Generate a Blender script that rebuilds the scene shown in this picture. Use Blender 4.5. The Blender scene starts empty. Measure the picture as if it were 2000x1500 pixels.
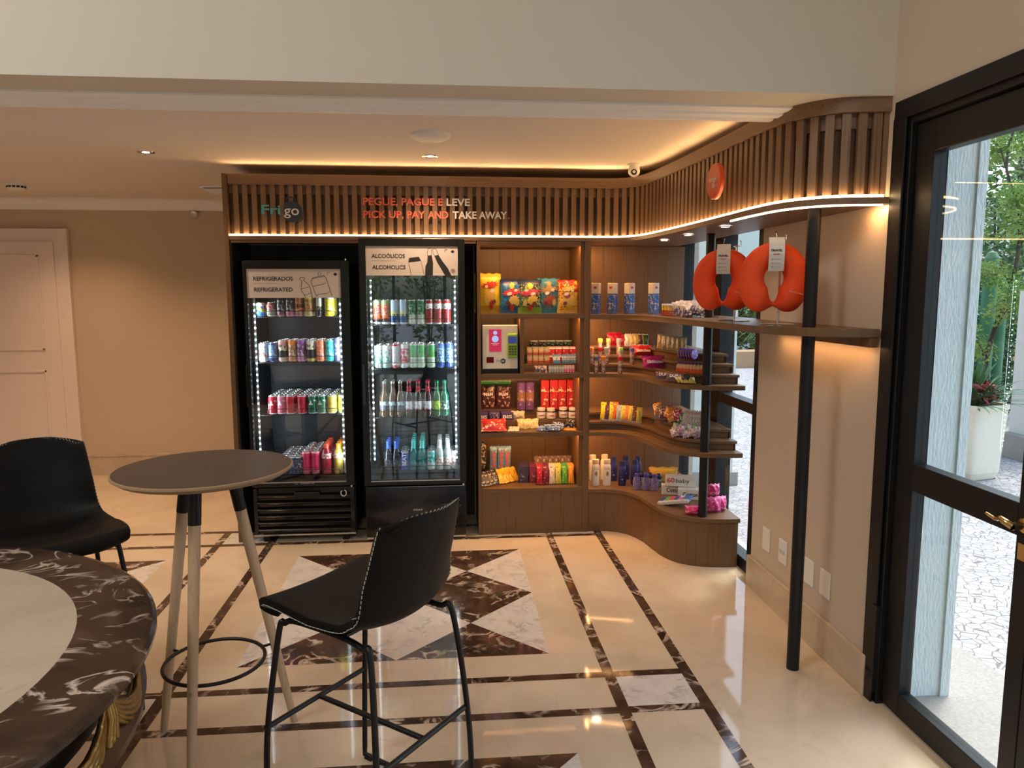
import bpy, bmesh, math, random
import numpy as np
from mathutils import Vector, Matrix, Euler
random.seed(7)
SC = bpy.context.scene
COL = SC.collection
PI = math.pi

# ------------------------------------------------------------------ camera
F, YAW, PIT, ROL, CH = 1435.4, 0.0892, 0.12256, -0.00114, 1.60
_cy, _sy, _cp, _sp = math.cos(YAW), math.sin(YAW), math.cos(PIT), math.sin(PIT)
FWD = Vector((_sy*_cp, _cy*_cp, -_sp)); _r = Vector((_cy, -_sy, 0)); _u = _r.cross(FWD)
RGT = math.cos(ROL)*_r + math.sin(ROL)*_u; UPV = -math.sin(ROL)*_r + math.cos(ROL)*_u
CAM = Vector((0, 0, CH))
cd = bpy.data.cameras.new('camera'); cam = bpy.data.objects.new('camera', cd); COL.objects.link(cam)
cd.sensor_width = 36; cd.lens = F/2000*36; cd.clip_start = 0.05; cd.clip_end = 200
m = Matrix((RGT, UPV, -FWD)).transposed().to_4x4(); m.translation = CAM
cam.matrix_world = m; SC.camera = cam
def _ray(px, py): return FWD + RGT*((px-1000)/F) + UPV*((750-py)/F)
def atZ(px, py, z=0): d = _ray(px, py); return CAM + d*((z-CH)/d.z)
def atY(px, py, y): d = _ray(px, py); return CAM + d*(y/d.y)
def atX(px, py, x): d = _ray(px, py); return CAM + d*(x/d.x)

# ------------------------------------------------------------------ exposure, sky, sun, large lights
SC.view_settings.view_transform = 'Standard'; SC.view_settings.look = 'None'
SC.view_settings.gamma = 1; SC.view_settings.use_curve_mapping = False
SC.view_settings.exposure = 0.0
try:
    SC.cycles.use_denoising = True; SC.cycles.max_bounces = 8; SC.cycles.diffuse_bounces = 4
    SC.cycles.glossy_bounces = 4; SC.cycles.transmission_bounces = 6; SC.cycles.transparent_max_bounces = 12
    SC.cycles.sample_clamp_indirect = 4.0; SC.cycles.use_light_tree = True
except Exception: pass
W = bpy.data.worlds.new('sky'); SC.world = W; W.use_nodes = True
_n = W.node_tree.nodes; _bg = _n['Background']
_sky = _n.new('ShaderNodeTexSky'); _sky.sky_type = 'NISHITA'; _sky.sun_disc = False
_sky.sun_elevation = math.radians(58); _sky.sun_rotation = math.radians(60); _sky.air_density = 1.2; _sky.dust_density = 2.5; _sky.ozone_density = 1.0
W.node_tree.links.new(_sky.outputs[0], _bg.inputs[0]); _bg.inputs[1].default_value = 0.55
sd = bpy.data.lights.new('sun', 'SUN'); sd.energy = 1.9; sd.angle = math.radians(6); sd.color = (1, .96, .9)
sun = bpy.data.objects.new('sun', sd); COL.objects.link(sun); sun.rotation_euler = Vector((-.30, -.28, -1)).to_track_quat('-Z', 'Y').to_euler(); sun.location = (8, 8, 12)

def area(name, loc, direction, sx, sy, power, color, spread=180):
    l = bpy.data.lights.new(name, 'AREA'); l.shape = 'RECTANGLE'; l.size = sx; l.size_y = sy; l.energy = power; l.color = color
    l.spread = math.radians(spread)
    o = bpy.data.objects.new(name, l); COL.objects.link(o); o.location = loc
    o.rotation_euler = Vector(direction).to_track_quat('-Z', 'Y').to_euler(); return o
def spot(name, loc, direction, power, color, size=80, blend=.8, rad=.03):
    l = bpy.data.lights.new(name, 'SPOT'); l.energy = power; l.color = color; l.spot_size = math.radians(size); l.spot_blend = blend; l.shadow_soft_size = rad
    o = bpy.data.objects.new(name, l); COL.objects.link(o); o.location = loc
    o.rotation_euler = Vector(direction).to_track_quat('-Z', 'Y').to_euler(); return o
WARM = (1.0, .48, .17); SOFT = (1.0, .72, .48); COOL = (.72, .88, 1.0)
# unseen soft fill lights added high in the lobby to brighten the scene
area('lobby_fill', (-2.9, .6, 4.25), (0.05, .25, -1), 1.6, 1.6, 105, (1, .95, .88))
area('lobby_fill', (.2, -2.5, 4.25), (0, .1, -1), 2.2, 2.2, 62, (1, .96, .90))

# ------------------------------------------------------------------ materials
def srgb(r, g, b):
    f = lambda c: (c/255/12.92) if c/255 <= .04045 else ((c/255+.055)/1.055)**2.4
    return (f(r), f(g), f(b))
MC = {}
def new(name):
    mt = bpy.data.materials.new(name); mt.use_nodes = True
    nt = mt.node_tree; return mt, nt, nt.nodes['Principled BSDF']
def plain(name, col, rough=.5, metal=0, coat=0, spec=.5, var=.06, vs=8, bump=0, bs=60):
    if name in MC: return MC[name]
    mt, nt, b = new(name); N, L = nt.nodes, nt.links
    tc = N.new('ShaderNodeTexCoord'); no = N.new('ShaderNodeTexNoise'); no.inputs['Scale'].default_value = vs
    L.new(tc.outputs['Object'], no.inputs['Vector'])
    mx = N.new('ShaderNodeMix'); mx.data_type = 'RGBA'
    mx.inputs[6].default_value = (*[c*(1-var) for c in col], 1); mx.inputs[7].default_value = (*[min(1, c*(1+var)) for c in col], 1)
    L.new(no.outputs['Fac'], mx.inputs[0]); L.new(mx.outputs[2], b.inputs['Base Color'])
    b.inputs['Roughness'].default_value = rough; b.inputs['Metallic'].default_value = metal
    b.inputs['Coat Weight'].default_value = coat; b.inputs['Specular IOR Level'].default_value = spec
    if bump:
        n2 = N.new('ShaderNodeTexNoise'); n2.inputs['Scale'].default_value = bs; L.new(tc.outputs['Object'], n2.inputs['Vector'])
        bp = N.new('ShaderNodeBump'); bp.inputs['Strength'].default_value = bump; bp.inputs['Distance'].default_value = .02
        L.new(n2.outputs['Fac'], bp.inputs['Height']); L.new(bp.outputs[0], b.inputs['Normal'])
    MC[name] = mt; return mt
def emit(name, col, s):
    if name in MC: return MC[name]
    mt = bpy.data.materials.new(name); mt.use_nodes = True; nt = mt.node_tree; nt.nodes.clear()
    e = nt.nodes.new('ShaderNodeEmission'); o = nt.nodes.new('ShaderNodeOutputMaterial')
    e.inputs[0].default_value = (*col, 1); e.inputs[1].default_value = s; nt.links.new(e.outputs[0], o.inputs[0])
    MC[name] = mt; return mt
def ramp(N, stops, interp='LINEAR'):
    r = N.new('ShaderNodeValToRGB'); cr = r.color_ramp; cr.interpolation = interp
    while len(cr.elements) < len(stops): cr.elements.new(.5)
    for e, (p, c) in zip(cr.elements, stops): e.position = p; e.color = (*c, 1)
    return r
def wood(name, dark, light, axis='Z', rough=.42, scale=1.0):
    if name in MC: return MC[name]
    mt, nt, b = new(name); N, L = nt.nodes, nt.links
    tc = N.new('ShaderNodeTexCoord'); mp = N.new('ShaderNodeMapping'); L.new(tc.outputs['Object'], mp.inputs[0])
    s = [70*scale]*3; s['XYZ'.index(axis)] = 1.3*scale; mp.inputs['Scale'].default_value = s
    n1 = N.new('ShaderNodeTexNoise'); n1.inputs['Scale'].default_value = 1.5; n1.inputs['Detail'].default_value = 4; n1.inputs['Distortion'].default_value = .25
    L.new(mp.outputs[0], n1.inputs['Vector'])
    n3 = N.new('ShaderNodeTexNoise'); n3.inputs['Scale'].default_value = 8; n3.inputs['Detail'].default_value = 3; L.new(mp.outputs[0], n3.inputs['Vector'])
    ad = N.new('ShaderNodeMath'); ad.operation = 'MULTIPLY_ADD'; ad.inputs[1].default_value = .35; L.new(n3.outputs['Fac'], ad.inputs[0]); L.new(n1.outputs['Fac'], ad.inputs[2])
    r = ramp(N, [(.42, dark), (.62, light), (.85, tuple(.8*a+.2*c for a, c in zip(light, dark)))]); L.new(ad.outputs[0], r.inputs[0]); L.new(r.outputs[0], b.inputs['Base Color'])
    b.inputs['Roughness'].default_value = rough
    MC[name] = mt; return mt
def marble(name, stops, vein, vein_amt, scale=3, rough=.12, vscale=2.2, vwidth=.06, stretch=(1, 1, 1)):
    if name in MC: return MC[name]
    mt, nt, b = new(name); N, L = nt.nodes, nt.links
    tc = N.new('ShaderNodeTexCoord'); mp = N.new('ShaderNodeMapping'); L.new(tc.outputs['Object'], mp.inputs[0]); mp.inputs['Scale'].default_value = stretch
    n1 = N.new('ShaderNodeTexNoise'); n1.inputs['Scale'].default_value = scale; n1.inputs['Detail'].default_value = 8; n1.inputs['Distortion'].default_value = .8
    L.new(mp.outputs[0], n1.inputs['Vector'])
    r = ramp(N, stops); L.new(n1.outputs['Fac'], r.inputs[0])
    n2 = N.new('ShaderNodeTexNoise'); n2.inputs['Scale'].default_value = vscale; n2.inputs['Detail'].default_value = 5; n2.inputs['Distortion'].default_value = 1.6
    L.new(mp.outputs[0], n2.inputs['Vector'])
    s = N.new('ShaderNodeMath'); s.operation = 'SUBTRACT'; s.inputs[1].default_value = .5; L.new(n2.outputs['Fac'], s.inputs[0])
    a = N.new('ShaderNodeMath'); a.operation = 'ABSOLUTE'; L.new(s.outputs[0], a.inputs[0])
    mr = N.new('ShaderNodeMapRange'); mr.inputs[1].default_value = 0; mr.inputs[2].default_value = vwidth; mr.inputs[3].default_value = vein_amt; mr.inputs[4].default_value = 0
    L.new(a.outputs[0], mr.inputs[0])
    n3 = N.new('ShaderNodeTexNoise'); n3.inputs['Scale'].default_value = scale*1.2; L.new(mp.outputs[0], n3.inputs['Vector'])
    m3 = N.new('ShaderNodeMapRange'); m3.inputs[1].default_value = .45; m3.inputs[2].default_value = .62; L.new(n3.outputs['Fac'], m3.inputs[0])
    mu = N.new('ShaderNodeMath'); mu.operation = 'MULTIPLY'; L.new(mr.outputs[0], mu.inputs[0]); L.new(m3.outputs[0], mu.inputs[1])
    mx = N.new('ShaderNodeMix'); mx.data_type = 'RGBA'; L.new(mu.outputs[0], mx.inputs[0]); L.new(r.outputs[0], mx.inputs[6]); mx.inputs[7].default_value = (*vein, 1)
    L.new(mx.outputs[2], b.inputs['Base Color']); b.inputs['Roughness'].default_value = rough
    MC[name] = mt; return mt
def glass_mat(name='clear_glass', tint=(.93, .97, .96), refl=1.0):
    if name in MC: return MC[name]
    mt = bpy.data.materials.new(name); mt.use_nodes = True; nt = mt.node_tree; nt.nodes.clear(); N, L = nt.nodes, nt.links
    t = N.new('ShaderNodeBsdfTransparent'); t.inputs[0].default_value = (*tint, 1)
    g = N.new('ShaderNodeBsdfGlossy'); g.inputs['Roughness'].default_value = .01
    f = N.new('ShaderNodeFresnel'); f.inputs[0].default_value = 1.5
    mu = N.new('ShaderNodeMath'); mu.operation = 'MULTIPLY'; L.new(f.outputs[0], mu.inputs[0])
    ge = N.new('ShaderNodeNewGeometry'); iv = N.new('ShaderNodeMath'); iv.operation = 'MULTIPLY_ADD'; iv.inputs[1].default_value = -refl; iv.inputs[2].default_value = refl
    L.new(ge.outputs['Backfacing'], iv.inputs[0]); L.new(iv.outputs[0], mu.inputs[1])
    ms = N.new('ShaderNodeMixShader'); o = N.new('ShaderNodeOutputMaterial')
    L.new(mu.outputs[0], ms.inputs[0]); L.new(t.outputs[0], ms.inputs[1]); L.new(g.outputs[0], ms.inputs[2]); L.new(ms.outputs[0], o.inputs[0])
    MC[name] = mt; return mt

WOOD_V = wood('walnut_vertical', (.070, .035, .014), (.165, .087, .037), 'Z')
WOOD_H = wood('walnut_horizontal', (.070, .035, .014), (.165, .087, .037), 'X')
WOOD_Y = wood('walnut_deep', (.070, .035, .014), (.165, .087, .037), 'Y')
CANW = wood('canopy_walnut_vertical', (.105, .058, .030), (.235, .138, .078), 'Z')
CANH = wood('canopy_walnut_horizontal', (.105, .058, .030), (.235, .138, .078), 'X')
OAK = wood('pale_ash_wood', (.42, .27, .16), (.60, .42, .27), 'Z', .5)
BLACK = plain('black_metal', (.008, .008, .009), .42, spec=.35)
BLACKG = plain('black_gloss', (.005, .005, .006), .14)
NICHE = plain('dark_niche', (.035, .028, .024), .6)
CHROME = plain('chrome', (.75, .75, .76), .12, 1)
WALLP = plain('cream_wall_paint', (.58, .49, .39), .85, var=.02, vs=2)
FASCP = plain('pale_fascia_paint', (.64, .60, .53), .85, var=.02, vs=2)
KHAKI = plain('tan_wall_paint', (.60, .49, .37), .85, var=.03, vs=2)
CEILP = plain('white_ceiling_paint', (.74, .68, .63), .9, var=.02, vs=2)
WHITEP = plain('white_plaster', (.90, .90, .90), .6, var=.02)
WHITE = plain('white_plastic', (.8, .79, .77), .4, var=.02)
BEIGE = marble('beige_marble', [(.3, (.60, .48, .34)), (.55, (.70, .58, .43)), (.75, (.64, .52, .37))], (.50, .38, .26), .35, 2.2, .055, 3.0, .03)
DARKM = marble('dark_brown_marble', [(.3, (.030, .016, .010)), (.5, (.070, .038, .024)), (.7, (.12, .068, .042))], (.72, .58, .46), 1.0, 6, .08, 5.0, .045)
WHITEM = marble('white_veined_marble', [(.3, (.66, .60, .55)), (.6, (.74, .69, .64))], (.36, .33, .32), .7, 9, .08, 7.0, .05)
SKIRT = marble('beige_skirting_marble', [(.3, (.50, .40, .29)), (.6, (.60, .49, .37))], (.42, .30, .2), .4, 5, .25, 5, .04)
GLASS = glass_mat()
LEDW = emit('warm_led', (1, .62, .28), 22)
LEDC = emit('cool_led', (.85, .95, 1.0), 30)
LAMPW = emit('lamp_disc', (1, .82, .62), 25)

# ------------------------------------------------------------------ mesh builder
class MB:
    def __init__(s): s.v = []; s.f = []; s.m = []; s.sm = []
    def add(s, vs, fs, m=0, smooth=False):
        o = len(s.v); s.v += [tuple(p) for p in vs]
        for f in fs: s.f.append([i+o for i in f]); s.m.append(m); s.sm.append(smooth)
        return s
    def box(s, x0, x1, y0, y1, z0, z1, m=0):
        return s.add([(x0, y0, z0), (x1, y0, z0), (x1, y1, z0), (x0, y1, z0), (x0, y0, z1), (x1, y0, z1), (x1, y1, z1), (x0, y1, z1)],
                     [(0, 3, 2, 1), (4, 5, 6, 7), (0, 1, 5, 4), (1, 2, 6, 5), (2, 3, 7, 6), (3, 0, 4, 7)], m)
    def obox(s, c, half, rot, m=0):
        R = Euler(rot).to_matrix() if not isinstance(rot, Matrix) else rot
        P = [Vector(c)+R @ Vector((a*half[0], b*half[1], d*half[2])) for d in (-1, 1) for a, b in ((-1, -1), (1, -1), (1, 1), (-1, 1))]
        return s.add(P, [(0, 3, 2, 1), (4, 5, 6, 7), (0, 1, 5, 4), (1, 2, 6, 5), (2, 3, 7, 6), (3, 0, 4, 7)], m)
    def prism(s, poly, z0, z1, m=0, mside=None, smooth=False):
        n = len(poly); a = sum(poly[i][0]*poly[(i+1) % n][1]-poly[(i+1) % n][0]*poly[i][1] for i in range(n))
        if a < 0: poly = poly[::-1]
        s.add([(x, y, z0) for x, y in poly]+[(x, y, z1) for x, y in poly], [list(range(n))[::-1], list(range(n, 2*n))], m)
        s.add([(x, y, z0) for x, y in poly]+[(x, y, z1) for x, y in poly], [(i, (i+1) % n, (i+1) % n+n, i+n) for i in range(n)], m if mside is None else mside, smooth)
        return s
    def lathe(s, prof, seg=24, c=(0, 0, 0), mats=None, R=None):
        c = Vector(c)
        for k in range(len(prof)-1):
            (r0, z0), (r1, z1) = prof[k], prof[k+1]; mm = mats[k] if mats else 0
            vs = []; fs = []
            for j in range(seg):
                a = 2*PI*j/seg; ca, sa = math.cos(a), math.sin(a)
                for r, z in ((r0, z0), (r1, z1)):
                    p = Vector((r*ca, r*sa, z)); p = R @ p if R else p; vs.append(c+p)
            for j in range(seg):
                a, b = 2*j, 2*((j+1) % seg); fs.append((a, b, b+1, a+1))
            s.add(vs, fs, mm, abs(z1-z0) > 1e-5)
        return s
    def tube(s, pts, r, seg=8, m=0, closed=False, cap=True):
        pts = [Vector(p) for p in pts]; n = len(pts); rings = []
        up = Vector((0, 0, 1)); prev = None
        for i, p in enumerate(pts):
            t = (pts[(i+1) % n]-pts[i-1]) if closed else (pts[min(i+1, n-1)]-pts[max(i-1, 0)])
            t.normalize()
            if prev is None:
                a = t.cross(up)
                if a.length < .1: a = t.cross(Vector((1, 0, 0)))
            else: a = prev-t*prev.dot(t)
            a.normalize(); prev = a; b = t.cross(a); rr = r[i] if isinstance(r, (list, tuple)) else r
            rings.append([p+(a*math.cos(2*PI*j/seg)+b*math.sin(2*PI*j/seg))*rr for j in range(seg)])
        vs = [q for g in rings for q in g]; fs = []
        for i in range(n if closed else n-1):
            for j in range(seg):
                a, b = i*seg+j, i*seg+(j+1) % seg; c2, d = ((i+1) % n)*seg+j, ((i+1) % n)*seg+(j+1) % seg
                fs.append((a, c2, d, b))
        s.add(vs, fs, m, True)
        if cap and not closed: s.add(rings[0], [list(range(seg))], m); s.add(rings[-1], [list(range(seg))[::-1]], m)
        return s
    def sphere(s, c, r, m=0, seg=16, rng=9, sc=(1, 1, 1)):
        c = Vector(c); vs = []; fs = []
        for i in range(rng+1):
            th = PI*i/rng
            for j in range(seg):
                a = 2*PI*j/seg; vs.append(c+Vector((math.sin(th)*math.cos(a)*sc[0], math.sin(th)*math.sin(a)*sc[1], math.cos(th)*sc[2]))*r)
        for i in range(rng):
            for j in range(seg):
                a, b = i*seg+j, i*seg+(j+1) % seg; fs.append((a, a+seg, b+seg, b))
        return s.add(vs, fs, m, True)
    def quad(s, a, b, c, d, m=0): return s.add([a, b, c, d], [(0, 1, 2, 3)], m)
    def build(s, name, mats, parent=None, loc=None, bevel=0, rot=None, merge=False):
        me = bpy.data.meshes.new(name); me.from_pydata(s.v, [], s.f)
        if not isinstance(mats, (list, tuple)): mats = [mats]
        for mt in mats: me.materials.append(mt)
        for p, mi, sm in zip(me.polygons, s.m, s.sm): p.material_index = mi; p.use_smooth = sm
        if merge or bevel:
            b = bmesh.new(); b.from_mesh(me); bmesh.ops.remove_doubles(b, verts=b.verts, dist=1e-5); b.to_mesh(me); b.free()
        me.update()
        o = bpy.data.objects.new(name, me); COL.objects.link(o)
        if loc is not None: o.location = loc
        if rot is not None: o.rotation_euler = rot
        if parent: o.parent = parent
        if bevel:
            md = o.modifiers.new('bevel', 'BEVEL'); md.width = bevel; md.segments = 2; md.limit_method = 'ANGLE'; md.angle_limit = math.radians(50)
        return o
def tag(o, label=None, cat=None, group=None, kind=None):
    if label: o['label'] = label
    if cat: o['category'] = cat
    if group: o['group'] = group
    if kind: o['kind'] = kind
    return o
def empty(name, loc, label, cat, group=None, rz=0, rot=None):
    o = bpy.data.objects.new(name, None); COL.objects.link(o); o.location = loc; o.rotation_euler = rot or (0, 0, rz); o.empty_display_size = .05
    return tag(o, label, cat, group)
def struct(mb, name, mats, parent=None, **k):
    o = mb.build(name, mats, parent, **k); o['kind'] = 'structure'; return o
def kids(o): return [c for c in COL.objects if c.parent is o]
def dup(o, loc=None, rot=None, label=None, group=None, parent=None, ch=None):
    c = o.copy(); COL.objects.link(c)
    if parent: c.parent = parent
    for k in (ch if ch is not None else list(o.children)): dup(k, parent=c)
    if loc is not None: c.location = loc
    if rot is not None: c.rotation_euler = rot
    if label: c['label'] = label
    if group: c['group'] = group
    return c
def text_mesh(name, body, size, mat, parent=None, loc=(0, 0, 0), rot=(PI/2, 0, 0), bold=.0, ext=.0006, align='LEFT', width=None, space=1.0):
    cu = bpy.data.curves.new(name, 'FONT'); cu.body = body; cu.size = size; cu.offset = bold*size; cu.extrude = ext; cu.align_x = align; cu.space_character = space; cu.resolution_u = 3
    t = bpy.data.objects.new(name, cu); COL.objects.link(t); bpy.context.view_layer.update()
    me = bpy.data.meshes.new_from_object(t.evaluated_get(bpy.context.evaluated_depsgraph_get())); bpy.data.objects.remove(t)
    me.materials.clear(); me.materials.append(mat)
    if width:
        xs = [v.co.x for v in me.vertices]; w = max(xs)-min(xs); k = width/w if w else 1
        for v in me.vertices: v.co.x *= k
    o = bpy.data.objects.new(name, me); COL.objects.link(o); o.location = loc; o.rotation_euler = rot
    if parent: o.parent = parent
    return o
def smooth_curve(P, sub=8):
    P = [Vector((*p, 0)) if len(p) == 2 else Vector(p) for p in P]; out = []
    for i in range(len(P)-1):
        p0, p1, p2, p3 = P[max(i-1, 0)], P[i], P[i+1], P[min(i+2, len(P)-1)]
        for k in range(sub):
            t = k/sub
            out.append(.5*((2*p1)+(p2-p0)*t+(2*p0-5*p1+4*p2-p3)*t*t+(3*p1-p0-3*p2+p3)*t**3))
    out.append(P[-1]); return out

# ------------------------------------------------------------------ setting
fl = MB(); fl.box(-8, 1.9, -8, 8, -.12, 0, 0)
XB = []
def inlay(poly, m):
    vs = [(x, y, .0006) for x, y in poly]; fl.add(vs, [list(range(len(vs)))], m)
def rect(x0, x1, y0, y1, m): inlay([(x0, y0), (x1, y0), (x1, y1), (x0, y1)], m)
PX, PY = 2.144, 2.07; CX0, CY0 = -.237, 3.785
ybands = [(2.597, 2.642), (2.865, 2.910), (4.668, 4.713), (4.935, 4.98)]
ybands += [(a-PY, b-PY) for a, b in ybands[:2]]+[(a-2*PY, b-2*PY) for a, b in ybands[:2]]
xb0 = [(.645, .692), (.977, 1.025)]
xbands = [(a-k*PX, b-k*PX) for k in range(0, 3) for a, b in xb0]
x_left, x_right = -5.0, 1.025
# beige joints are part of the slab; bands are laid in disjoint strips
for (a, b) in ybands:
    rect(x_left, 1.025, a, b, 1)
yb = sorted(ybands)
for (a, b) in xbands:
    ys = [(-3.5)]+[v for p in yb for v in p]
    for i in range(0, len(ys)-1, 2):
        rect(a, b, ys[i], ys[i+1], 1)
for k in range(0, 3):   # white squares where the bands cross
    xa, xb_ = .692-k*PX, .977-k*PX
    for (ya, yb_) in ((2.642, 2.865), (4.713, 4.935), (2.642-PY, 2.865-PY)):
        rect(xa, xb_, ya, yb_, 2)
def star(cx, cy):
    h = .68
    for sx in (-1, 1):
        for sy in (-1, 1):
            x0, x1, y0, y1 = (cx, cx+h, cy, cy+h) if (sx > 0 and sy > 0) else (cx-h, cx, cy, cy+h) if sy > 0 else (cx, cx+h, cy-h, cy) if sx > 0 else (cx-h, cx, cy-h, cy)
            y0, y1 = min(y0, y1), max(y0, y1); mx_, my_ = (x0+x1)/2, (y0+y1)/2
            inlay([(x0, y0), (x1, y0), (mx_, my_)], 1); inlay([(x1, y1), (x0, y1), (mx_, my_)], 1)
            inlay([(x1, y0), (x1, y1), (mx_, my_)], 2); inlay([(x0, y1), (x0, y0), (mx_, my_)], 2)
for k in range(3):
    for j in range(2): star(CX0-k*PX, CY0-.015-j*2.08)
struct(fl, 'floor', [BEIGE, DARKM, WHITEM])

WX = 1.655
w = MB(); w.box(WX, WX+.22, 2.63, 3.765, 0, 4.4); w.box(WX, WX+.22, 1.17, 2.63, 2.27, 4.4); w.box(WX+.02, WX+.2, 3.765, 5.45, 2.33, 4.4); w.box(WX, WX+.22, -8, 1.17, 0, 4.4)
w.box(1.66, 1.88, 5.40, 8, 0, 4.4); w.box(WX+.0, WX+.22, 3.765, 5.45, 1.99, 2.45)
struct(w, 'wall_right', WALLP)
bb = MB(); bb.box(WX-.018, WX, 2.63, 3.765, 0, .17); bb.box(WX-.018, WX+.1, 3.765, 3.783, 0, .17)
struct(bb, 'baseboard_right', SKIRT, bevel=.004)
b = MB(); b.box(-8, 1.66, 6.70, 6.9, 0, 2.46); struct(b, 'wall_back', KHAKI)
b = MB(); b.box(-3.20, 1.6, 6.68, 6.70, 0, .17); b.box(-3.20, 1.6, 6.675, 6.70, .17, .19); struct(b, 'baseboard_back', SKIRT)
b = MB(); b.box(-6.2, -6.0, -8, 8, 0, 4.4); struct(b, 'wall_left', WALLP)
b = MB(); b.box(-8, -2.2, -6.2, -6, 0, 4.4); b.box(1.2, 1.66, -6.2, -6, 0, 4.4); b.box(-2.2, 1.2, -6.2, -6, 2.75, 4.4); struct(b, 'wall_front', WALLP)
b = MB(); b.box(-6, 1.66, 2.95, 6.7, 2.40, 2.46); b.box(-6.2, 1.9, -6.2, 2.7, 4.4, 4.5); struct(b, 'ceiling', CEILP)
b = MB(); b.box(-6, 1.655, 2.68, 2.97, 2.322, 4.5); struct(b, 'wall_fascia', [FASCP])
# crown moulding along the back edge of the soffit, with a stepped profile
prof = [(2.86, 2.322), (2.86, 2.314), (2.885, 2.306), (2.905, 2.306), (2.91, 2.298), (2.94, 2.294), (2.965, 2.300), (2.972, 2.292), (3.00, 2.292), (3.02, 2.306), (3.03, 2.33), (3.03, 2.40), (2.97, 2.40), (2.97, 2.322)]
b = MB(); n = len(prof)
x1s = [1.43-(y-2.86)*.55 for y, z in prof]
b.add([(-6, y, z) for y, z in prof]+[(x1s[i], y, z) for i, (y, z) in enumerate(prof)], [(i, (i+1) % n, (i+1) % n+n, i+n) for i in range(n)]+[list(range(n, 2*n))])
struct(b, 'trim_1', WHITEP)
prof = [(6.70, 2.31), (6.67, 2.31), (6.665, 2.33), (6.64, 2.345), (6.625, 2.375), (6.60, 2.385), (6.60, 2.40), (6.70, 2.40)]
b = MB(); n = len(prof)
b.add([(-6, y, z) for y, z in prof]+[(1.6, y, z) for y, z in prof], [(i, (i+1) % n, (i+1) % n+n, i+n) for i in range(n)])
struct(b, 'trim_2', WHITEP)
# white two-panel door in the back wall
DW = plain('white_door_paint', (.82, .73, .69), .45, var=.02)
d = MB(); d.box(-4.35, -3.20, 6.655, 6.70, 0, 2.15); dj = struct(d, 'door_1', DW, bevel=.003)
p = MB(); p.box(-4.25, -3.31, 6.64, 6.66, .01, 2.04)
for z0, z1 in ((.2, .95), (1.12, 1.93)):
    for x0, x1, a0, a1 in ((-4.13, -3.43, z0, z0+.02), (-4.13, -3.43, z1-.02, z1), (-4.13, -4.11, z0, z1), (-3.45, -3.43, z0, z1)): p.box(x0, x1, 6.630, 6.642, a0, a1)
p.build('door_leaf', DW, dj, bevel=.003)

# corner window behind the shop shelves: black frames, glass
def frame_box(mb, y0, y1, z0, z1, x0=1.70, x1=1.78): mb.box(x0, x1, y0, y1, z0, z1)
f = MB(); frame_box(f, 5.20, 5.40, 0, 2.4); frame_box(f, 4.46, 4.66, 0, 2.4, 1.70, 1.80); frame_box(f, 3.77, 3.925, 0, 2.4)
frame_box(f, 3.925, 4.46, 0, .07); frame_box(f, 4.66, 5.2, 0, .07); frame_box(f, 3.925, 4.46, .925, .985)
frame_box(f, 3.925, 4.46, 1.955, 2.4); frame_box(f, 4.66, 5.2, 1.955, 2.4)
wn = struct(f, 'window_1', BLACK, bevel=.003)
g = MB(); g.box(1.735, 1.741, 3.925, 4.46, .07, .925); g.build('pane', GLASS, wn)
g = MB(); g.box(1.735, 1.741, 3.925, 4.46, .985, 1.955); g.build('pane', GLASS, wn)
g = MB(); g.box(1.735, 1.741, 4.66, 5.2, .07, 1.955); g.build('pane', GLASS, wn)

# glazed entrance door on the right
f = MB(); f.box(1.66, 1.80, 2.57, 2.63, 0, 2.27); f.box(1.66, 1.80, 1.17, 1.23, 0, 2.27); f.box(1.66, 1.80, 1.23, 2.57, 2.20, 2.27)
f.box(1.645, 1.655, 2.585, 2.655, 0, 2.225); f.box(1.645, 1.655, 1.14, 2.655, 2.225, 2.29)
dr = struct(f, 'door_2', BLACK, bevel=.003)
BRASS = plain('polished_brass', (.75, .52, .22), .2, 1)
def leaf_(y0, y1, s0, s1):
    l = MB(); l.box(1.68, 1.73, y1-s1, y1, .012, 2.195); l.box(1.68, 1.73, y0, y0+s0, .012, 2.195); a, b = y0+s0, y1-s1
    l.box(1.68, 1.73, a, b, 2.085, 2.195); l.box(1.68, 1.73, a, b, .012, .10); l.box(1.68, 1.73, a, b, .885, .985)
    lf = l.build('door_leaf', BLACK, dr, bevel=.003)
    MB().box(1.702, 1.708, a, b, .10, .885).build('pane', GLASS, lf); MB().box(1.702, 1.708, a, b, .985, 2.085).build('pane', GLASS, lf); return lf
leaf = leaf_(1.905, 2.567, .065, .102); leaf_(1.233, 1.902, .102, .065)
h = MB(); h.lathe([(0, 0), (.022, 0), (.022, .008), (.012, .012), (.012, .045)], 16, (1.68, 1.938, .925), R=Matrix.Rotation(-PI/2, 3, 'Y'))
hp = smooth_curve([(1.638, 1.938, .925), (1.626, 1.955, .935), (1.628, 1.975, .938), (1.634, 2.00, .928), (1.630, 2.035, .936)], 5)
h.tube(hp, [.012-.008*i/(len(hp)-1) for i in range(len(hp))], 10)
h.box(1.672, 1.68, 1.925, 1.952, .82, .87); h.build('handle', BRASS, leaf)
hb = MB(); hb.lathe([(0, 0), (.018, 0), (.018, .03), (.0, .03)], 12, (1.65, 2.60, .10)); hb.box(1.64, 1.66, 2.57, 2.60, .05, .4); hb.build('hinge', BLACK, leaf)
hb = MB(); hb.tube([(1.675, 1.975, .09), (1.645, 1.975, .09)], .010, 10); hb.tube([(1.645, 2.0, .09), (1.645, 1.95, .09)], .011, 10); hb.build('floor_bolt', plain('dark_bolt', (.05, .05, .05), .3, .8), leaf)

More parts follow.
